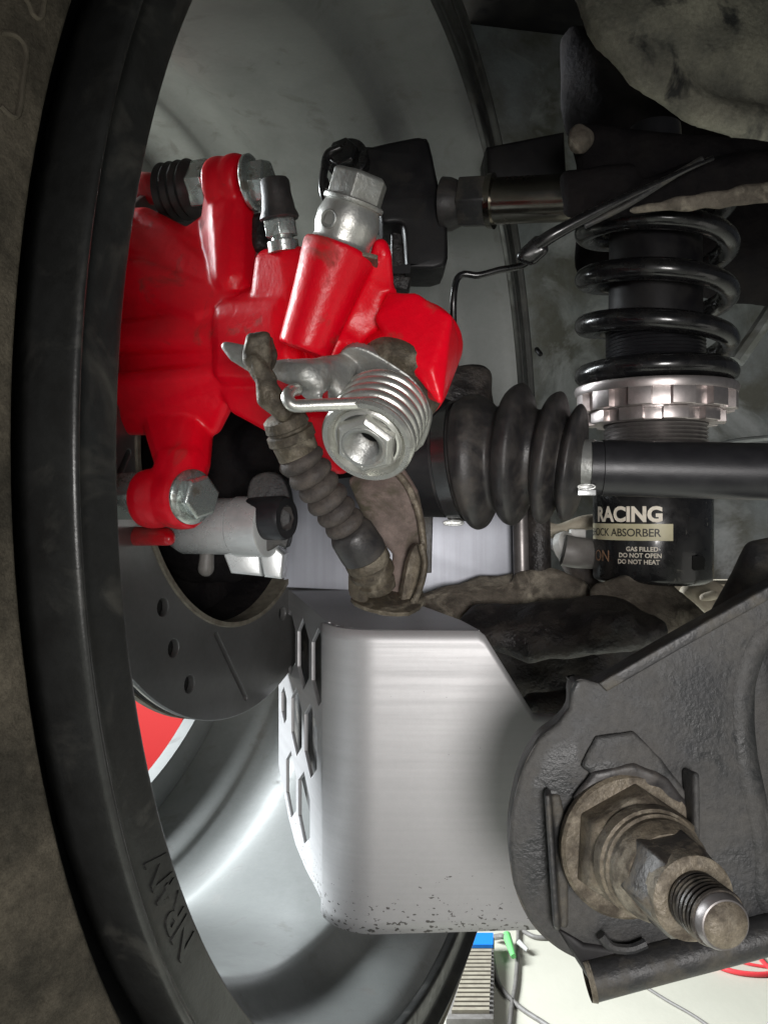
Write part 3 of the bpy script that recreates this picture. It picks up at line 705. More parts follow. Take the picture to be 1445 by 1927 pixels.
along('lower_ferrule', [(t + 0.0105, 0.0066), (t + 0.0115, 0.0072), (t + 0.0135, 0.0072), (t + 0.0142, 0.0063), (t + 0.0152, 0.0063), (t + 0.0158, 0.0070), (t + 0.0175, 0.0070), (t + 0.0180, 0.0058), (t + 0.0200, 0.0054), (t + 0.0206, 0.0062), (t + 0.0230, 0.0060), (t + 0.024, 0.0050)], 'old_steel')
# second short gaiter fold behind (seen left of the main one)
link('rear_gaiter', fuse(hull([(540, 880, 0.27, 16), (560, 890, 0.268, 18), (585, 895, 0.266, 18)], MB()), 0.0007, 3), 'dirty_rubber', cable, autosmooth=0)
# ------------------------------------------------------------------ cable bracket
cbk = MB()
hull([(665, 905, 0.285, 10), (745, 880, 0.287, 14), (775, 930, 0.286, 14), (790, 990, 0.284, 12), (700, 985, 0.282, 12), (752, 1040, 0.281, 12), (785, 1040, 0.282, 12)], cbk)
hull([(752, 1030, 0.281, 12), (788, 1030, 0.282, 12), (752, 1130, 0.276, 10), (782, 1080, 0.281, 10), (735, 1120, 0.277, 8)], cbk)
link('cable_bracket', fuse(cbk, 0.0008, 4), 'brown_dust', label='brown dusty steel bracket plate holding the handbrake cable behind its gaiter', cat='bracket', autosmooth=0)
clip = thing('cable_clip', 'grimy folded metal clip gripping the lower cable end above the guard plate', 'clip', P(720, 1150, 0.272))
fb = MB(); slab([(657, 1062), (668, 1056), (672, 1085), (690, 1118), (686, 1134), (664, 1128), (655, 1110)], P(670, 1100, .2665), V((-0.55, -0.83, 0)).normalized(), 0.0012, fb, 2)
link('left_wing', bevelled(fb, 0.0003), 'old_steel', clip)
fb = MB(); slab([(660, 1126), (676, 1116), (768, 1096), (786, 1098), (800, 1128), (770, 1152), (720, 1150), (680, 1140)], P(720, 1130, .2690), V((0.05, -0.35, 0.93)).normalized(), 0.0014, fb, 2)
link('base', bevelled(fb, 0.0003), 'old_steel', clip)
fb = MB(); slab([(786, 1022), (796, 1030), (798, 1062), (790, 1100), (776, 1138), (762, 1142), (756, 1128), (764, 1080), (774, 1040)], P(780, 1080, .2720), V((0.45, -0.89, 0)).normalized(), 0.0028, fb, 2)
link('right_wing', bevelled(fb, 0.0005), 'dirty_steel', clip)
link('rolled_lip', tube([P(792, 1024, .2700), P(799, 1060, .2695), P(790, 1105, .2690), P(770, 1144, .2690), P(748, 1142, .2700)], 0.0011, 10).mesh(), 'old_steel', clip)
link('mud', fuse(hull([(785, 1140, 0.278, 10), (750, 1152, 0.276, 9), (710, 1150, 0.277, 7)], MB()), 0.0007, 3, warp=0.0006, wscale=250), 'cast_dirt', clip, autosmooth=0)
link('bracket_rim', tube([P(742, 884, .2830), P(768, 916, .2820), P(786, 960, .2810), P(794, 1000, .2800), P(796, 1040, .2790), P(784, 1090, .278), P(768, 1130, .277)], 0.0012, 10).mesh(), 'dirty_steel', clip)
# ------------------------------------------------------------------ machined caliper adapter
ad = thing('caliper_adapter', 'bright machined aluminium caliper adapter below the lower guide bolt', 'adapter bracket', P(450, 1085, 0.35))
aa = V((0.93, -0.36, 0.0)).normalized(); ao = P(350, 990, 0.352)
link('boss', lathe(ao, aa, [(-0.004, 0.0095), (0, 0.0115), (0.0245, 0.0115), (0.0246, 0.0108), (0.0254, 0.0108), (0.0255, 0.0122), (0.0385, 0.0122), (0.0390, 0.0116)], 64).mesh(), 'machined', ad)
plo = [(424, 1030), (545, 1022), (545, 1030), (536, 1088), (500, 1086), (440, 1080), (432, 1060)]
link('web', plate([(415, 1030), (486, 1028), (494, 1085), (434, 1079)], 0.345, 0.016, 0.0012), 'machined', ad)
link('lug', plate([(488, 1042), (500, 1030), (520, 1030), (534, 1044), (530, 1090), (497, 1086)], 0.343, 0.018, 0.0010), 'machined', ad)
fl = [(470, 905), (500, 888), (530, 896), (545, 930), (548, 985), (540, 1030), (522, 1026), (508, 1036), (486, 1038), (470, 1015), (464, 960)]
link('flange', plate(fl, 0.336, 0.012, 0.0010, smooth_n=4), 'arm_steel', ad)
so = P(492, 975, 0.337); sd = V((0.90, -0.43, 0.0)).normalized()
link('socket_screw', lathe(so, sd, [(-0.004, 0.0085), (0.0105, 0.0087), (0.0120, 0.0080), (0.0120, 0.0050)], 40, cap=False).mesh(), 'black_satin', ad)
link('hex_socket', lathe(so, sd, [(0.0120, 0.0051), (0.0050, 0.0046), (0.0050, 0.0)], 6, cap=False).mesh(), 'thread_dark', ad, smooth=False)
# ------------------------------------------------------------------ guard plate
g = thing('guard_plate', 'bent brushed aluminium guard plate with honeycomb holes on its left side', 'guard plate', P(800, 1775, 0.34))
B0 = V((-0.0585, 0.4700)); F0 = V((-0.0232, 0.3470)); gd = (F0 - B0).normalized(); wl = (F0 - B0).length
ztop = lambda y: -0.0462 + 0.0080 * (y - 0.325) / 0.145
# arc
ang0 = math.atan2(gd.y, gd.x); ang1 = math.radians(-1.0); rb = 0.0215
cen = F0 + V((-gd.y, gd.x)) * rb   # left normal of travel direction
path = []
na = 18
for i in range(na + 1):
    a = ang0 + (ang1 - ang0) * i / na
    path.append(cen + V((math.sin(a), -math.cos(a))) * rb)
ex = path[-1]; dr = V((math.cos(ang1), math.sin(ang1)))
nfl = 34
Lr = 0.079
flat = [ex + dr * (Lr * (i + 1) / nfl) for i in range(nfl)]
allp = path + flat
def lims(p):
    x = p.x
    top = ztop(p.y)
    xa = P(908, 1190, 0.326).x
    if x > xa: top = max(-0.078, top - (x - xa) * 1.62)
    pf = (x - F0.x)
    bot = -0.1635 + 0.0030 * max(0, (pf - 0.018) / 0.08)
    return top, bot
vs = []; fs = []; nv = 24
for p in allp:
    tp, bt = lims(p)
    for j in range(nv + 1):
        z = tp + (bt - tp) * j / nv; vs.append(V((p.x, p.y, z)))
for i in range(len(allp) - 1):
    for j in range(nv):
        a = i * (nv + 1) + j; fs.append((a, a + 1, a + nv + 2, a + nv + 1))
fr = link('front_sheet', MB().add(vs, fs).mesh(), 'aluminium_sheet', g, autosmooth=30)
so_ = fr.modifiers.new('thickness', 'SOLIDIFY'); so_.thickness = 0.0025; so_.offset = -1
# perforated side
def hexp(c, r): return [(c[0] + r * math.sin(2 * PI * k / 6 + 0.0), c[1] + r * math.cos(2 * PI * k / 6)) for k in range(6)]
outl = [(0, -0.1635), (0.05, -0.1655), (0.075, -0.1640), (0.095, -0.1580), (wl, -0.1400), (wl, ztop(B0.y) ), (0, ztop(F0.y))]
hl = []
Rh = 0.0150; rowh = 0.0290; cw = 0.0325
for row, (z_, xs) in enumerate(((-0.0667, (0.0195, 0.055, 0.0905)), (-0.1030, (0.0372, 0.0730, 0.110)), (-0.1385, (0.0530, 0.0885)))):
    for cx in xs: hl.append(hexp((cx, z_), 0.0170 if cx < .11 else 0.010))
ps = curve_mesh([outl] + hl, 0.0018, 0.0002, 1)
nrm = V((-gd.y, gd.x, 0))
# local x runs backwards from F0, local y is z, local z towards the wheel
ps.transform(Matrix(((-gd.x, 0, -nrm.x, F0.x), (-gd.y, 0, -nrm.y, F0.y), (0, 1, 0, 0), (0, 0, 0, 1))))
ps.transform(Matrix.Translation(nrm * 0.00125))
link('perforated_side', ps, 'aluminium_sheet', g, autosmooth=30)
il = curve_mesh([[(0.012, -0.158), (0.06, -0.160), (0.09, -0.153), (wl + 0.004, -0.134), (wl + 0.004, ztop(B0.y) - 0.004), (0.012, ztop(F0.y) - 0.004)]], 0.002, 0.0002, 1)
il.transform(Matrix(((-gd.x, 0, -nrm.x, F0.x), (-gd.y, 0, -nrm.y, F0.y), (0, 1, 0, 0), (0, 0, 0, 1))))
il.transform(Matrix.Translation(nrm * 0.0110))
link('hole_shade_sheet', il, 'arm_dark', g, autosmooth=30)  # added dark sheet, so the guard's holes look into shade
# top flange
tf = [(p.x + 0.0012 if i < 12 else p.x, p.y + (0.0016 if i > 4 else 0.0005)) for i, p in enumerate(path)] + [(P(905, 1190, .326).x, ex.y - 0.0005)]
tf += [(P(868, 0, .352).x, .352), (P(800, 0, .385).x, .385), (P(760, 0, .40).x, .40), (P(700, 0, .45).x, .45), (-0.045, .472), (B0.x + 0.001, B0.y)]
tm_ = curve_mesh([tf], 0.0022, 0.0002, 1)
for v in tm_.vertices: v.co.z += ztop(v.co.y) - 0.0012
link('top_flange', tm_, 'aluminium_sheet', g, autosmooth=30)
# upright backing panel
bp_ = plate([(533, 1105), (538, 1030), (522, 985), (500, 955), (500, 925), (515, 900), (560, 880), (1005, 870), (1005, 1110), (960, 1125)], 0.437, 0.002, 0.0004)
link('backing_panel', bp_, 'panel_alloy', label='pale aluminium panel standing upright behind the cable and driveshaft', cat='panel', autosmooth=30)
link('panel_strip', plate([(785, 960), (815, 960), (812, 1078), (785, 1080)], 0.40, 0.003, 0.0006), 'arm_dark', label='narrow dark strip hanging below the driveshaft joint beside the cable bracket', cat='strip')
# ------------------------------------------------------------------ lower knuckle casting
knu = thing('trailing_arm', 'soiled cast trailing arm with sandy rib and humps between coilover and guard plate', 'trailing arm', P(1100, 1350, 0.42))
kn = MB()
hull([(800, 1135, 0.42, 18), (905, 1098, 0.43, 16), (1010, 1090, 0.43, 16), (1000, 1150, 0.42, 20), (820, 1160, 0.41, 16)], kn)
hull([(980, 1090, 0.42, 18), (1030, 1082, 0.42, 16), (1090, 1110, 0.42, 20), (1000, 1150, 0.42, 26), (1100, 1150, 0.42, 26)], kn)
link('rib', fuse(kn, 0.0012, 5, warp=0.0012, wscale=90), 'cast_dirt', knu, autosmooth=0)
kn = MB()
hull([(1120, 1150, 0.415, 30), (1180, 1118, 0.415, 26), (1250, 1120, 0.415, 26), (1320, 1180, 0.41, 24), (1120, 1200, 0.40, 30), (1250, 1200, .40, 30)], kn)
hull([(900, 1160, 0.40, 24), (1060, 1160, 0.39, 30), (1160, 1150, 0.39, 30), (1230, 1190, 0.37, 26), (1000, 1220, 0.38, 30), (880, 1190, 0.39, 22)], kn)
hull([(880, 1200, 0.42, 30), (1250, 1200, 0.42, 40), (1300, 1260, 0.42, 60), (1000, 1290, 0.42, 50), (1250, 1380, .42, 60), (1060, 1330, 0.42, 50)], kn)
hull([(1120, 1180, 0.375, 26), (1175, 1165, 0.365, 20), (1190, 1200, 0.365, 24), (1120, 1210, .37, 24)], kn)
hull([(1000, 1320, 0.36, 20), (1060, 1320, 0.36, 24), (1040, 1350, .36, 22), (1070, 1360, .36, 20)], kn)
link('casting', fuse(kn, 0.0022, 2, warp=0.0022, wscale=80), 'cast_dark', knu, autosmooth=0)  # near-black colour stands in for the shadow below the rib
kn = MB()
hull([(1130, 1120, 0.40, 24), (1180, 1100, 0.40, 18), (1240, 1100, 0.40, 18), (1300, 1150, 0.395, 14), (1330, 1180, .395, 10), (1200, 1170, .39, 30)], kn)
link('strut_mount', fuse(kn, 0.0011, 5, warp=0.0012, wscale=110), 'cast_dirt', knu, autosmooth=0)
kn = MB()
hull([(1290, 1115, 0.46, 14), (1340, 1105, 0.47, 14), (1330, 1140, 0.46, 16), (1380, 1130, .47, 12)], kn)
hull([(1320, 1125, 0.45, 9), (1345, 1120, 0.45, 9)], kn)
link('sandy_bracket', fuse(kn, 0.0012, 5, warp=0.001, wscale=120), 'sand_metal', label='pale sandy bracket lump right of the coilover foot', cat='bracket', autosmooth=0)
rd = MB()
hull([(1424, 1040, 0.34, 26), (1500, 1030, .34, 26), (1350, 1170, 0.335, 20), (1500, 1150, .33, 20), (1400, 1170, .33, 24)], rd)
link('bump_bracket', fuse(rd, 0.0010, 4, warp=0.0006, wscale=150), 'arm_dark', label='black grimy bracket arm rising at the right edge above the control arm', cat='bracket', autosmooth=0)
rd = MB()
hull([(1424, 1040, 0.338, 24), (1345, 1190, 0.33, 16)], rd)
# vertical brake line rods behind the boot
for i, (a, bq, r_, lb) in enumerate([(978, 982, 0.0042, 'slim grey upright rod behind the gap between the boot ribs'), (1010, 1014, 0.0062, 'thicker dark upright rod below the last boot ribs')]):
    link('upright_rod', tube([P(a, 900, 0.424), P(bq, 1090, 0.424)], r_, 16, sub=1).mesh(), 'cast_dark' if i else 'thread_dark', label=lb, cat='rod')
# hose with white clip
hs = thing('drain_hose', 'dusty grey elbow hose with a white clip left of the coilover base', 'hose', P(1080, 1090, 0.43))
link('hose', tube([P(1040, 1010, 0.46), P(1062, 1030, 0.45), P(1078, 1060, 0.44), P(1105, 1090, 0.44), P(1130, 1120, 0.44)], 0.0058, 16).mesh(), 'dirty_rubber', hs)
link('clip_collar', lathe(P(1056, 1030, 0.438), V((0.3, -0.3, 0.1)), [(0, 0.0075), (0.004, 0.0078), (0.006, 0.006)], 24).mesh(), 'white_plastic', hs)
link('clip_stem', bevelled(box(P(1086, 1014, 0.44), 0.008, 0.005, 0.010), 0.001), 'white_plastic', hs)
link('elbow', tube([P(1060, 1035, 0.425), P(1085, 1040, 0.425), P(1115, 1042, 0.43)], 0.0078, 20).mesh(), 'grey_plastic', hs)
link('heat_fin', tube([P(1020, 990, 0.455), P(1050, 1000, .45), P(1095, 985, 0.45), P(1130, 980, .45)], 0.004, 12).mesh(), 'sand_metal', hs)

# ------------------------------------------------------------------ driveshaft
ds = thing('driveshaft', 'black driveshaft with ribbed rubber boot crossing from the wheel to the right edge', 'driveshaft', P(960, 1000, 0.36))
Aend = P(1128, 880, 0.338); Bend = P(1640, 893, 0.326)
sdv = (Bend - Aend).normalized()
rs_ = 53.5 * 0.333 / F
link('shaft', lathe(Aend, sdv, [(-0.004, rs_ * 0.94), (0.0006, rs_ * 0.94), (0.0008, rs_), (0.16, rs_)], 64).mesh(), 'black_satin', ds)
# boot rings: (px, py centre, depth, radius px, lean deg)   lean: + top leans right
br = [(832, 868, .360, 108, -5), (845, 868, .359, 110, -6), (868, 870, .358, 112, -6), (874, 871, .357, 119, -6), (882, 872, .357, 126, -5), (895, 870, .356, 131, -3), (911, 868, .355, 127, -1), (923, 866, .354, 114, 1), (932, 864, .353, 102, 2),
      (942, 862, .352, 104, 3), (952, 858, .352, 124, 4), (966, 856, .351, 136, 5), (980, 856, .350, 136, 5), (992, 858, .350, 118, 5), (998, 860, .349, 98, 5), (1008, 860, .348, 92, 6), (1014, 860, .348, 96, 7),
      (1022, 862, .347, 118, 8), (1033, 862, .346, 128, 9), (1044, 862, .345, 126, 9), (1053, 864, .345, 106, 9), (1057, 866, .344, 88, 9), (1061, 868, .344, 86, 10), (1065, 869, .344, 98, 10), (1073, 870, .343, 112, 10), (1082, 872, .342, 113, 9), (1091, 873, .342, 98, 8),
      (1097, 875, .341, 62, 5), (1102, 876, .341, 48, 2), (1126, 879, .340, 47, 0), (1130, 880, .340, 46, 0)]
rr = []
for px, py, d, r, ln in br:
    ln = math.radians(ln); ax_ = V((math.cos(ln), -0.36, -math.sin(ln))).normalized()
    rr.append((P(px, py, d), ax_, r * d / F * 0.97))
# refine with catmull
def refine(rs, n=4):
    cs = crom([c for c, a, r in rs], n); as_ = crom([a for c, a, r in rs], n); r2 = crom([V((r, 0, 0)) for c, a, r in rs], n)
    return [(c, a.normalized(), q.x) for c, a, q in zip(cs, as_, r2)]
boot = link('boot', rings(refine(rr), 72).mesh(), 'rubber', ds, autosmooth=0)
# joint housing left of the boot
link('joint_housing', rings([(P(700, 868, .368), V((1, -.36, .05)), 0.0235), (P(800, 868, .362), V((1, -.36, .08)), 0.0238), (P(836, 868, .360), V((1, -.36, .08)), 0.0240)], 56).mesh(), 'black_paint', ds)
link('joint_shoulder', fuse(hull([(850, 720, .385, 26), (900, 710, .385, 26), (830, 760, .38, 30), (900, 760, .38, 30), (790, 720, .38, 24)], MB()), 0.0012, 4, warp=.0006, wscale=120), 'cast_dark', ds, autosmooth=0)
def band(name, px, py, d, rpx, wpx, ln, m='black_gloss'):
    ln = math.radians(ln); a = V((math.cos(ln), -0.36, -math.sin(ln))).normalized(); c = P(px, py, d); w = wpx * d / F; r = rpx * d / F
    o = link(name, lathe(c - a * w / 2, a, [(0, r - .0004), (0.0002, r), (w - .0002, r), (w, r - .0004)], 72).mesh(), m, ds)
    return o, c, a, r, w
mat('band_steel', (0.30, 0.30, 0.31), (0.22, 0.22, 0.22), metal=0.95, rough=0.16, rough2=0.2, scale=60)
def ear(bd_, px, py, d, w):
    mb = MB(); c = P(px, py, d); pts = []
    for t in range(13):
        a = 2 * PI * t / 12; pts.append(c + V((0, 0.0, 0.0)) + V((math.cos(a) * w, -0.0006 * math.cos(a), math.sin(a) * 0.0010)))
    o = link('clamp_ear', tube(pts[:-1], 0.0004, 8, closed=True, sub=3).mesh(), 'zinc_dull', bd_)
    link_e = link('ear_saddle', bevelled(box(c + V((0, 0.0006, -0.0001)), w * 1.9, 0.0006, 0.0020), 0.0002), 'zinc_dull', bd_)
    return o
bb = band('large_clamp', 855, 869, .3585, 114, 26, -6, 'band_steel'); ear(bb[0], 853, 984, .350, 0.0040)
bb = band('small_clamp', 1108, 877, .3405, 50, 24, 0, 'zinc_dull'); ear(bb[0], 1103, 916, .331, 0.0032)
link('clamp_tab', bevelled(box(P(1103, 927, .331), 0.0070, 0.002, 0.0022), 0.0003), 'machined', bb[0])
# ------------------------------------------------------------------ coilover
SC = P(1232, 1000, 0.42); co = thing('coilover', 'black coilover strut with coil spring and pinkish lock rings, right of centre', 'coilover', V((SC.x, SC.y, P(0, 1100, 0.42).z)))
sxx, syy = SC.x, SC.y
zy = lambda py, d=0.42: P(0, py, d).z
def vl(prof, seg=96, rf=None, dx=0.0): return lathe(V((sxx + dx, syy, 0)), V((0, 0, 1)), prof, seg, up=V((0, 1, 0)), rf=rf)
RB = 0.0285
dxl = -0.0014
link('lower_body', vl([(-0.0345, 0.020), (-0.0345, RB - 0.003), (-0.0330, RB - 0.0006), (-0.0315, RB), (0.0075, RB), (0.0100, RB - 0.001), (0.0100, 0.024)], dx=dxl).mesh(), 'shock_black', co)
link('threaded_tube', vl([(0.0090, 0.0243)] + [(0.0090 + 0.00095 * i, 0.0249 if i % 2 else 0.0238) for i in range(46)] + [(0.054, 0.0238)], 96).mesh(), 'thread_dark', co, autosmooth=60)
def castell(z0, z1, ro, ri, n, duty, ph, name, rin=0.0245):
    prof = [];
    pts_o = []
    for k in range(n):
        a0 = ph + 2 * PI * k / n; a1 = a0 + 2 * PI / n * duty; a2 = ph + 2 * PI * (k + 1) / n; e = 0.012
        for q in range(7): pts_o.append((ro, a0 + (a1 - a0) * q / 6))
        for q in range(5): pts_o.append((ri, a1 + e + (a2 - a1 - 2 * e) * q / 4))
    out = [(r * math.cos(a), r * math.sin(a)) for r, a in pts_o]
    me = curve_mesh([out, [(rin * math.cos(2 * PI * k / 64), rin * math.sin(2 * PI * k / 64)) for k in range(64)]], z1 - z0, 0.0005, 2)
    me.transform(Matrix.Translation((sxx, syy, (z0 + z1) / 2)))
    return link(name, me, 'pink_alloy', co, autosmooth=30)
castell(zy(787, .389), zy(762, .389), 0.0328, 0.0292, 10, 0.55, 0.12, 'lock_ring')
link('lock_ring_flange', vl([(zy(764, .389), 0.028), (zy(764, .389), 0.0318), (zy(757, .389), 0.0318), (zy(757, .389), .028)]).mesh(), 'pink_alloy', co)
castell(zy(758, .382), zy(722, .382), 0.0380, 0.0342, 12, 0.52, -0.1, 'spring_perch_ring')
link('perch_flange', vl([(zy(724, .382), 0.030), (zy(724, .382), 0.0382), (zy(712, .382), 0.0390), (zy(706, .382), 0.0385), (zy(706, .382), 0.030)]).mesh(), 'pink_alloy', co)
# spring
pts = []; n = 420; wr = 0.0052; Rm = 0.0338; z0 = zy(702, .382) + 0.0050
turns = 4.9
for i in range(n + 1):
    t = i / n * turns; z = z0 + (0.0 if t < 0.35 else 0.0232 * (t - 0.35) * min(1, (t - .35) / 0.6)) ; a = -0.4 - 2 * PI * t
    pts.append(V((sxx + Rm * math.cos(a), syy + Rm * math.sin(a), z)))
link('coil_spring', tube(pts, wr, 18, sub=1).mesh(), 'black_gloss', co, autosmooth=0)
link('upper_thread', vl([(0.050 + 0.00085 * i, 0.0238 if i % 2 else 0.0226) for i in range(48)], 96).mesh(), 'black_satin', co, autosmooth=60)
link('dust_sleeve', vl([(0.088, 0.0238), (0.0905, 0.0238), (0.091, 0.0225), (0.16, 0.0215), (0.17, 0.019)]).mesh(), 'black_paint', co)
link('piston_rod', vl([(0.085, 0.0200), (0.19, 0.012)]).mesh(), 'black_satin', co)
# lower slot bracket
sb = MB()
hull([(1300, 1042, 0.396, 8), (1322, 1042, 0.402, 8), (1304, 1092, 0.396, 8), (1324, 1086, 0.402, 8)], sb)
lb = link('slot_lug', fuse(sb, 0.0005, 3), 'arm_dark', co, autosmooth=0)
link('slot_shade', plate([(1303, 1046), (1322, 1046), (1326, 1052), (1325, 1072), (1306, 1074), (1302, 1070)], 0.3930, 0.001, 0.0002), 'black_hole', lb)  # black plate standing in for the dark inside of the slot
# printed band and lettering wrapped round the body
def wrap_z(me, px_left, py_base, name, m, lift=0.0003, par=co, r=RB):
    rr_ = r + lift; cx = sxx + dxl
    # find angle for px_left on the cylinder
    best = None
    for k in range(-900, 900):
        a = k / 1000 * 1.6; x = cx + rr_ * math.sin(a); y = syy - rr_ * math.cos(a)
        q = abs(722.5 + F * x / y - px_left)
        if best is None or q < best[0]: best = (q, a, y)
    a0 = best[1]; zb = P(0, py_base, best[2]).z
    for v in me.vertices:
        a = a0 + v.co.x / rr_; rz = rr_ + v.co.z
        v.co = V((cx + rz * math.sin(a), syy - rz * math.cos(a), zb + v.co.y))
    return link(name, me, m, par, smooth=False)
mb = MB(); nn = 40; Wd = 0.048
for i in range(nn + 1):
    for zz in (0, 0.0078): mb.add([(-Wd + Wd * i / nn, zz, 0)], [])
mb.f = [(2 * i, 2 * i + 2, 2 * i + 3, 2 * i + 1) for i in range(nn)]
lab = wrap_z(mb.mesh(), 1266, 1018, 'gold_band', 'gold_print', 0.00015)
dd_ = text_mesh('RACING', 0.0096, 0, bold=0.00040, align='RIGHT'); wrap_z(dd_, 1247, 981, 'lettering', 'cream_print')
dd_ = text_mesh('SHOCK ABSORBER', 0.0052, 0, bold=0.00008, align='RIGHT', spacing=0.96); wrap_z(dd_, 1243, 1010, 'lettering', 'black_print', 0.00035)
for i, s in enumerate(('GAS FILLED', 'DO NOT OPEN', 'DO NOT HEAT')):
    dd_ = text_mesh(s, 0.0029, 0, bold=0.00008, align='RIGHT'); wrap_z(dd_, (1238, 1245, 1241)[i], 1038 + 12.2 * i, 'lettering', 'cream_print')
dd_ = text_mesh('ON', 0.0078, 0, bold=0.0, align='RIGHT'); wrap_z(dd_, 1147, 1057, 'lettering', 'copper_print')
# ------------------------------------------------------------------ upper adjustable arm
ua = thing('camber_arm', 'black adjustable camber arm with boxed end bracket and lock nut above the caliper', 'camber arm', P(760, 505, 0.44))
o_ = [(684, 282), (700, 274), (775, 258), (795, 258), (808, 268), (826, 350), (840, 370), (842, 440), (836, 500), (770, 505), (764, 500), (760, 440), (752, 420), (720, 420), (712, 400), (690, 380)]
link('end_bracket', plate(o_, 0.415, 0.035, 0.0022, smooth_n=3, res=3), 'black_paint', ua)
link('bracket_leg', plate([(735, 395), (775, 400), (775, 520), (768, 548), (735, 540)], 0.43, 0.02, 0.002), 'cast_dark', ua)
link('pivot_bolt', bevelled(hexhead(P(652, 300, 0.412), V((-0.25, -0.96, 0.15)), 0.0074, 0.008, 0.3), 0.0005), 'black_gloss', ua)
link('bolt_flange', lathe(P(655, 302, 0.414), V((-0.25, -0.96, 0.15)), [(-0.02, 0.009), (0, 0.0105), (0.002, 0.0105), (0.003, 0.009)], 32).mesh(), 'black_gloss', ua)
link('hose_loop', tube([P(640, 278, .405), P(617, 290, .405), P(610, 320, .405), P(607, 345, .405), P(611, 370, .406), P(625, 390, .41)], 0.0020, 12).mesh(), 'black_gloss', ua)
link('hose_stub', hull([(612, 338, .407, 6), (614, 356, .405, 9), (625, 380, .41, 8)]).mesh(), 'black_gloss', ua)
ua_d = (P(1060, 372, 0.400) - P(880, 380, 0.415)).normalized()
link('rod_end', lathe(P(835, 385, 0.419), ua_d, [(0, 0.013), (0.004, 0.0125), (0.012, 0.0090), (0.016, 0.0085)], 40).mesh(), 'rubber', ua)
link('lock_nut', bevelled(hexhead(P(868, 381, 0.415), ua_d, 0.0128, 0.0150, 0.25, cham=0.1), 0.0008), 'arm_dark', ua)
link('adjuster_tube', lathe(P(918, 379, 0.411), ua_d, [(0, 0.0125), (0.003, 0.0130), (0.003, 0.0108), (0.042, 0.0108)], 48).mesh(), 'dark_chrome', ua)
link('arm_channel', plate([(915, 275), (1062, 246), (1066, 330), (1062, 340), (920, 345)], 0.425, 0.03, 0.0020), 'black_paint', ua)
# dirty far link
ml = MB()
hull([(1070, 340, 0.375, 20), (1080, 395, 0.375, 18), (1150, 400, .37, 14), (1180, 330, .37, 24)], ml)
hull([(1070, 395, 0.375, 12), (1300, 330, 0.365, 26), (1500, 310, .365, 40), (1120, 400, .37, 14), (1300, 380, .365, 9), (1500, 355, .365, 9)], ml)
hull([(1100, 260, 0.385, 26), (1110, 330, 0.385, 26), (1300, 290, 0.375, 22), (1500, 300, 0.37, 26), (1200, 270, .38, 20)], ml)
link('upper_link', fuse(ml, 0.0015, 4, warp=0.001, wscale=80), 'black_cast', label='grimy dark link arm running right from the camber arm across the spring top', cat='link arm', autosmooth=0)
link('link_flange', fuse(hull([(1190, 396, 0.362, 7), (1300, 374, 0.355, 9), (1500, 345, .352, 12), (1330, 387, .355, 7), (1500, 368, .352, 7)], MB()), 0.0009, 3, warp=0.0012, wscale=120), 'cast_dirt', label='mud crusted lower flange of the link arm over the coil spring', cat='flange', autosmooth=0)
kb = MB(); hull([(1088, 254, 0.372, 20), (1090, 268, 0.370, 22), (1100, 262, .374, 18)], kb)
link('mount_bolt', fuse(kb, 0.0007, 3, warp=0.0005, wscale=200), 'cast_dirt', label='rusty brown bolt head on the arm mounting at upper right', cat='bolt', autosmooth=0)
# sensor cable
sw = thing('sensor_cable', 'black sensor lead with moulded plug end slanting under the upper link', 'cable', P(990, 490, 0.38))
link('lead', tube([P(1010, 462, .353), P(1040, 442, .350), P(1090, 415, .348), P(1160, 380, .346), P(1230, 348, .345), P(1300, 315, .345), P(1340, 298, .347)], [0.0030, 0.0028, 0.0025, 0.0020, 0.0014, 0.0011, 0.001], 14).mesh(), 'black_gloss', sw)
link('plug', fuse(hull([(984, 482, .355, 13), (1000, 488, .355, 12), (1010, 455, .353, 12), (1020, 470, .353, 12)], MB()), 0.0007, 3), 'black_gloss', sw, autosmooth=0)
link('lead', tube([P(1100, 425, .349), P(1180, 385, .346), P(1260, 335, .345), P(1320, 300, .346)], 0.0013, 10).mesh(), 'arm_dark', sw)
link('brake_line', tube([P(858, 700, .41), P(854, 640, .405), P(853, 570, .40), P(858, 530, .40), P(872, 516, .40), P(900, 518, .40), P(940, 508, .40), P(980, 500, .40), P(1010, 480, .40)], 0.0016, 12).mesh(), 'black_gloss',
     label='thin black brake line looping in front of the dark wheel barrel', cat='brake line')
# ------------------------------------------------------------------ control arm, lower right
ca = thing('control_arm', 'large dirty pressed steel control arm filling the lower right corner', 'control arm', P(1200, 1870, 0.25))
D = 0.245
ol = [(1600, 1015), (1445, 1102), (1280, 1195), (1122, 1285), (1100, 1278), (1082, 1282), (1074, 1300), (1072, 1335), (1050, 1362), (1014, 1392), (982, 1450), (962, 1530), (958, 1600), (968, 1670), (1000, 1738), (1050, 1785), (1110, 1815), (1200, 1822), (1300, 1800), (1600, 1720)]
hole_r = [(1600, 1140), (1500, 1160), (1440, 1200), (1414, 1260), (1406, 1340), (1412, 1410), (1430, 1480), (1460, 1560), (1500, 1620), (1600, 1650)]
boltc = (1180, 1590)
hole_b = [(boltc[0] + 108 * math.cos(2 * PI * k / 32), boltc[1] + 118 * math.sin(2 * PI * k / 32)) for k in range(32)]
def arm_surface():
    me = plate(ol, D, 0.0035, 0.0012, holes=[hole_r, hole_b], res=2)
    return me
link('web', arm_surface(), 'arm_steel', ca, autosmooth=30)
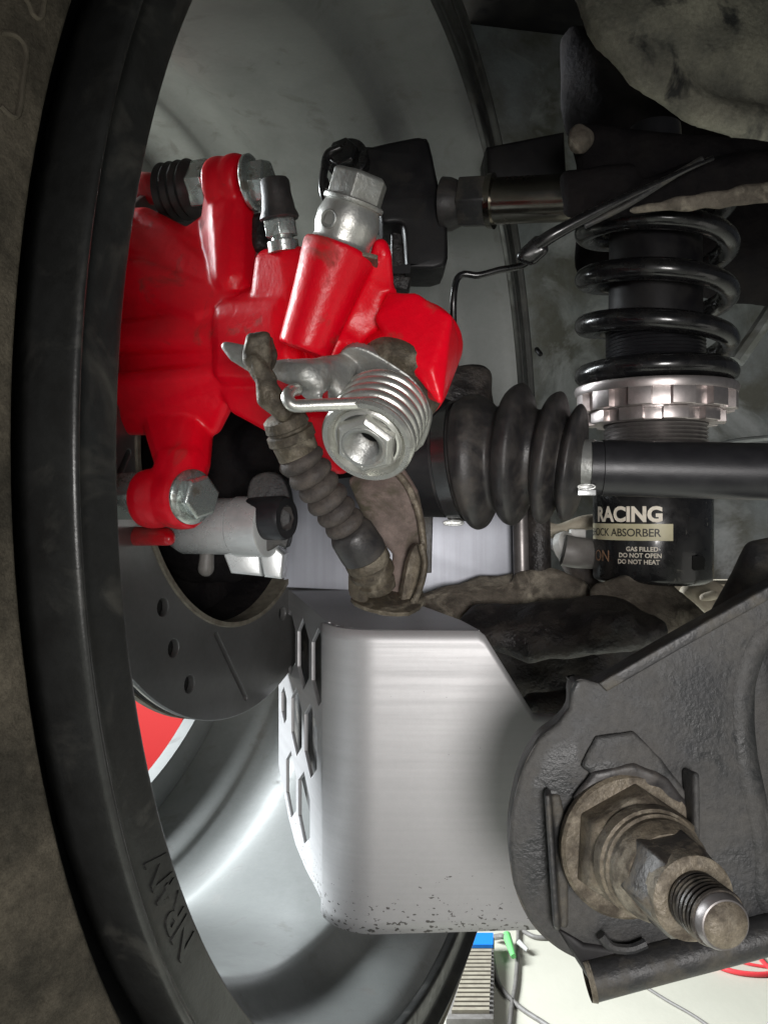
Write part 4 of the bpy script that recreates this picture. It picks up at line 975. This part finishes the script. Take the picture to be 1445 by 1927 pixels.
# side wall behind the outline
def wall(outline, d, depth, th, closed=False, taper=0.0):
    pts = crom([P(a, b_, d) for a, b_ in outline], 5, closed)
    vs = []; fs = []
    for i, p in enumerate(pts):
        a = pts[max(i - 1, 0)]; c = pts[min(i + 1, len(pts) - 1)]; t_ = (c - a).normalized(); nn_ = V((t_.z, 0, -t_.x))
        vs += [p, p + V((0, depth, 0)) + nn_ * taper, p + V((0, depth, 0)) + nn_ * (taper - th), p - nn_ * th]
    for i in range(len(pts) - 1):
        for q in range(4): fs.append((i * 4 + q, i * 4 + (q + 1) % 4, i * 4 + 4 + (q + 1) % 4, i * 4 + 4 + q))
    fs += [(0, 1, 2, 3), tuple((len(pts) - 1) * 4 + q for q in range(4))]
    return MB().add(vs, fs)
link('outer_flange', wall([(x, y) for x, y in ol[:17]], D + 0.0008, 0.011, 0.0025, taper=-0.001).mesh(), 'arm_dark', ca, autosmooth=40)
link('inner_flange', wall(hole_r, D + 0.001, 0.024, -0.0025).mesh(), 'arm_dark', ca, autosmooth=40)
link('far_web', plate([(1600, 1080), (1450, 1110), (1395, 1250), (1385, 1400), (1440, 1640), (1600, 1700)], D + 0.030, 0.003, 0.001), 'arm_steel', ca)
# pressed rolls
link('edge_roll', tube([P(1600, 1130, D + .0042), P(1440, 1180, D + .0042), P(1392, 1260, D + .0042), P(1384, 1340, D + .0042), P(1390, 1420, D + .0042), P(1406, 1500, D + .0042), P(1424, 1600, D + .0042), P(1440, 1700, D + .0042), P(1600, 1780, D + .0042)], 0.0050, 16).mesh(), 'arm_steel', ca)
link('top_flange', plate([(1126, 1286), (1280, 1197), (1445, 1104), (1600, 1016), (1600, 1040), (1445, 1130), (1280, 1222), (1142, 1302)], D - 0.0016, 0.004, 0.0006), 'arm_dark', ca)
pr_ = MB()
hull([(1125, 1392, D - .001, 8), (1190, 1384, D - .001, 8), (1100, 1440, D - .001, 8), (1235, 1430, D - .001, 8), (1150, 1470, D - .0015, 10), (1290, 1500, D - .001, 6)], pr_)
link('raised_pad', fuse(pr_, 0.0005, 4, warp=0.0003, wscale=250), 'arm_steel', ca, autosmooth=0)
gl = MB()
hull([(1030, 1490, D - .002, 7), (1030, 1500, D - .006, 6), (1046, 1740, D - .006, 6), (1048, 1745, D - .001, 7)], gl)
hull([(1048, 1500, D, 7), (1062, 1560, D, 7), (1062, 1740, D, 7), (1036, 1500, D, 7)], gl)
link('cam_guide', fuse(gl, 0.0005, 5), 'arm_dark', ca, autosmooth=0)
gl = MB()
hull([(1290, 1452, D - .001, 7), (1308, 1460, D - .007, 7), (1310, 1560, D - .007, 7), (1300, 1640, D - .001, 8)], gl)
link('cam_guide', fuse(gl, 0.0005, 3), 'arm_steel', ca, autosmooth=0)
gl = MB()
hull([(1085, 1500, D - .002, 8), (1120, 1458, D - .002, 10), (1190, 1444, D - .002, 10), (1250, 1470, D - .002, 10), (1290, 1520, D - .001, 7), (1180, 1520, D + .004, 20)], gl)
link('bushing_rubber', fuse(gl, 0.0006, 4, warp=.0004, wscale=200), 'rubber', ca, autosmooth=0)
link('bushing_core', lathe(P(1180, 1590, D), V((0, 1, 0)), [(0.001, 0.0195), (0.03, 0.0195)], 40).mesh(), 'black_hole', ca)
link('lower_web', plate([(1040, 1740), (1100, 1775), (1200, 1790), (1300, 1770), (1600, 1690), (1600, 1760), (1300, 1835), (1115, 1858)], D - 0.001, 0.02, 0.002), 'black_paint', ca)
link('bottom_tube', tube([P(1112, 1846, D - .002), P(1250, 1810, D - .002), P(1650, 1705, D - .002)], [0.0056, 0.0054, 0.0054], 28, sub=6, cap=False).mesh(), 'arm_dark', ca)
link('tube_mouth', tube([P(1114, 1846, D - .002), P(1104, 1848, D - .002)], [0.0058, 0.0053], 28, sub=1, cap=False).mesh(), 'dirty_steel', ca)
link('tube_inside', tube([P(1118, 1845, D - .002), P(1126, 1843, D - .002)], 0.0051, 20, sub=1).mesh(), 'black_hole', ca)
link('weld_lip', tube([P(1130, 1760, D - .003), P(1150, 1782, D - .003), P(1185, 1786, D - .003), P(1215, 1775, D - .003)], 0.0014, 8).mesh(), 'arm_steel', ca)
# ------------------------------------------------------------------ eccentric bolt
eb = thing('cam_bolt', 'big dirty eccentric bolt with hexagon nut poking out of the control arm', 'bolt', P(1240, 1800, 0.22))
W0 = P(1180, 1588, 0.2430); E0 = P(1366, 1742, 0.1900); bx = (E0 - W0).normalized(); BL = (E0 - W0).length
def bl(prof, seg=56, ph=0.0, rf=None): return lathe(W0, bx, prof, seg, ph=ph, rf=rf)
link('cam_washer', bl([(-0.002, 0.0195), (0.0, 0.0203), (0.0020, 0.0203), (0.0030, 0.0194)]).mesh(), 'dirty_steel', eb)
link('hex_collar', bevelled(lathe(W0, bx, [(0.002, 0.0180), (0.0100, 0.0172), (0.0125, 0.0145)], 6, ph=0.45), 0.0008), 'dirty_steel', eb)
link('washer', bl([(0.0115, 0.0140), (0.0120, 0.0148), (0.0160, 0.0146), (0.0165, 0.0138), (0.0180, 0.0138), (0.0185, 0.0130), (0.0205, 0.0128)]).mesh(), 'dirty_steel', eb)
link('nut_flange', bl([(0.0200, 0.0120), (0.0205, 0.0132), (0.0225, 0.0130), (0.0260, 0.0112)]).mesh(), 'dirty_steel', eb)
link('nut', bevelled(lathe(W0, bx, [(0.0215, 0.0126), (0.0350, 0.0118), (0.0385, 0.0100)], 6, ph=0.15), 0.0007), 'oily_nut', eb)
link('nut_face', bl([(0.0340, 0.0104), (0.0386, 0.0102), (0.0390, 0.0096), (0.0390, 0.007)], 48).mesh(), 'dirty_steel', eb)
tp = [(0.036, 0.0068)]
z_ = 0.0385
while z_ < BL - 0.0035: tp += [(z_, 0.0062), (z_ + 0.0006, 0.0069), (z_ + 0.0010, 0.0069)]; z_ += 0.0017
tp += [(BL - 0.0030, 0.0060), (BL - 0.0010, 0.0060), (BL - 0.0002, 0.0055), (BL, 0.0048)]
link('thread_core', bl([(0.036, 0.0062), (BL - 0.0025, 0.0062), (BL - 0.0012, 0.0060), (BL - 0.0003, 0.0056), (BL, 0.0048)], 48).mesh(), 'thread_dark', eb)
fx, fy, _ = frame(bx); hp = []
for i in range(int(40 * (BL - 0.0405) / 0.0017)):
    a = 2 * PI * i / 40; hp.append(W0 + bx * (0.0375 + 0.0017 * i / 40) + (fx * math.cos(a) + fy * math.sin(a)) * 0.0063)
link('thread', tube(hp, 0.00062, 6, sub=1).mesh(), 'oily_nut', eb)
link('thread_end', bl([(BL - 0.0004, 0.0054), (BL + 0.0002, 0.0050), (BL + 0.0008, 0.003), (BL + 0.0009, 0.0004)], 40).mesh(), 'dirty_steel', eb)
# ------------------------------------------------------------------ things on the garage floor
def FP(px, py, h=0.0):
    d = (0.9 - h) * F / (py - 963.5); return P(px, py, d)
hc = thing('floor_heater', 'ribbed grey floor unit with a blue end, lying beyond the tyre', 'floor unit', FP(890, 1850))
a_, b_, c_, d_ = FP(888, 1790), FP(930, 1790), FP(929, 1950), FP(838, 1950)
up_ = V((0, 0, 0.03))
link('case', bevelled(MB().add([a_, b_, c_, d_, a_ + up_, b_ + up_, c_ + up_, d_ + up_], [(0, 1, 2, 3), (4, 5, 6, 7), (0, 1, 5, 4), (1, 2, 6, 5), (2, 3, 7, 6), (3, 0, 4, 7)]), 0.004), 'grey_plastic', hc)
def inq(u, v, h): return (a_.lerp(b_, u)).lerp(d_.lerp(c_, u), v) + V((0, 0, h))
link('blue_cap', MB().add([inq(.05, .0, .031), inq(.95, .0, .031), inq(.95, .17, .031), inq(.05, .17, .031), inq(.05, 0, .038), inq(.95, 0, .038), inq(.95, .17, .038), inq(.05, .17, .038)],
     [(0, 1, 2, 3), (4, 5, 6, 7), (0, 1, 5, 4), (1, 2, 6, 5), (2, 3, 7, 6), (3, 0, 4, 7)]).mesh(), 'blue_plastic', hc, smooth=False)
for k in range(15):
    v0 = 0.22 + k * 0.0500; v1 = v0 + 0.030
    link('rib', MB().add([inq(.1, v0, .030), inq(.9, v0, .030), inq(.9, v1, .030), inq(.1, v1, .030), inq(.1, v0, .037), inq(.9, v0, .037), inq(.9, v1, .037), inq(.1, v1, .037)],
         [(0, 1, 2, 3), (4, 5, 6, 7), (0, 1, 5, 4), (1, 2, 6, 5), (2, 3, 7, 6), (3, 0, 4, 7)]).mesh(), 'beige_plastic', hc, smooth=False)
def cord(pts, r, m, name, lab, cat='cord', group=None):
    link(name, tube([FP(a, b_, r) for a, b_ in pts], r, 10).mesh(), m, label=lab, cat=cat, group=group)
cord([(975, 1740), (974, 1790), (970, 1850), (962, 1900), (955, 1990)], 0.0045, 'grey_plastic', 'power_cord', 'straight grey power cord running down the floor past the green plug')
cord([(925, 1790), (938, 1850), (975, 1893), (1030, 1930), (1080, 1970)], 0.0045, 'grey_plastic', 'power_cord', 'curved grey cord leaving the ribbed floor unit to the lower right')
cord([(1200, 1848), (1250, 1880), (1310, 1915), (1370, 1960)], 0.003, 'grey_plastic', 'power_cord', 'thin grey cord on open floor below the control arm tube')
cord([(985, 1752), (1010, 1764), (1060, 1762), (1100, 1750)], 0.005, 'grey_plastic', 'power_cord', 'short grey cord curving beside the lower edge of the guard plate')
cord([(1330, 1795), (1350, 1818), (1400, 1832), (1460, 1830), (1520, 1800)], 0.005, 'red_hose', 'air_hose', 'thick lower loop of bright red hose on the floor', 'hose')
cord([(1380, 1765), (1410, 1780), (1440, 1815), (1490, 1860)], 0.0045, 'red_hose', 'air_hose', 'short red hose strand crossing above the thick red loop', 'hose')
cord([(1350, 1790), (1400, 1812), (1460, 1822)], 0.003, 'red_hose', 'air_hose', 'thinnest red strand between the two red hoses', 'hose')
gp_ = thing('green_plug', 'small green plug with white pin tip beside the straight cord', 'plug', FP(960, 1785))
link('plug_body', tube([FP(953, 1760, .02), FP(958, 1775, .02), FP(966, 1800, .02)], [0.009, 0.008, 0.005], 12).mesh(), 'green_plastic', gp_)
link('plug_tip', tube([FP(975, 1772, .02), FP(992, 1788, .012)], [0.006, 0.004], 8).mesh(), 'white_plastic', gp_)
link('plug_lead', tube([FP(930, 1764, .01), FP(942, 1762, .02), FP(950, 1763, .02)], 0.006, 8).mesh(), 'grey_plastic', gp_)
# red cabinet seen through the wheel
cbn = thing('tool_cabinet', 'bright red cabinet glimpsed through the wheel under the brake disc', 'cabinet', (-1.35, 3.0, -0.9))
link('carcass', bevelled(box((-1.1, 3.0, -0.52), 0.9, 0.5, 0.75), 0.01), 'red_cabinet', cbn)
link('handle', bevelled(box((-1.1, 2.74, -0.3), 0.6, 0.02, 0.03), 0.004), 'machined', cbn)

if _TS: bpy.data.scenes.remove(_TS[0])
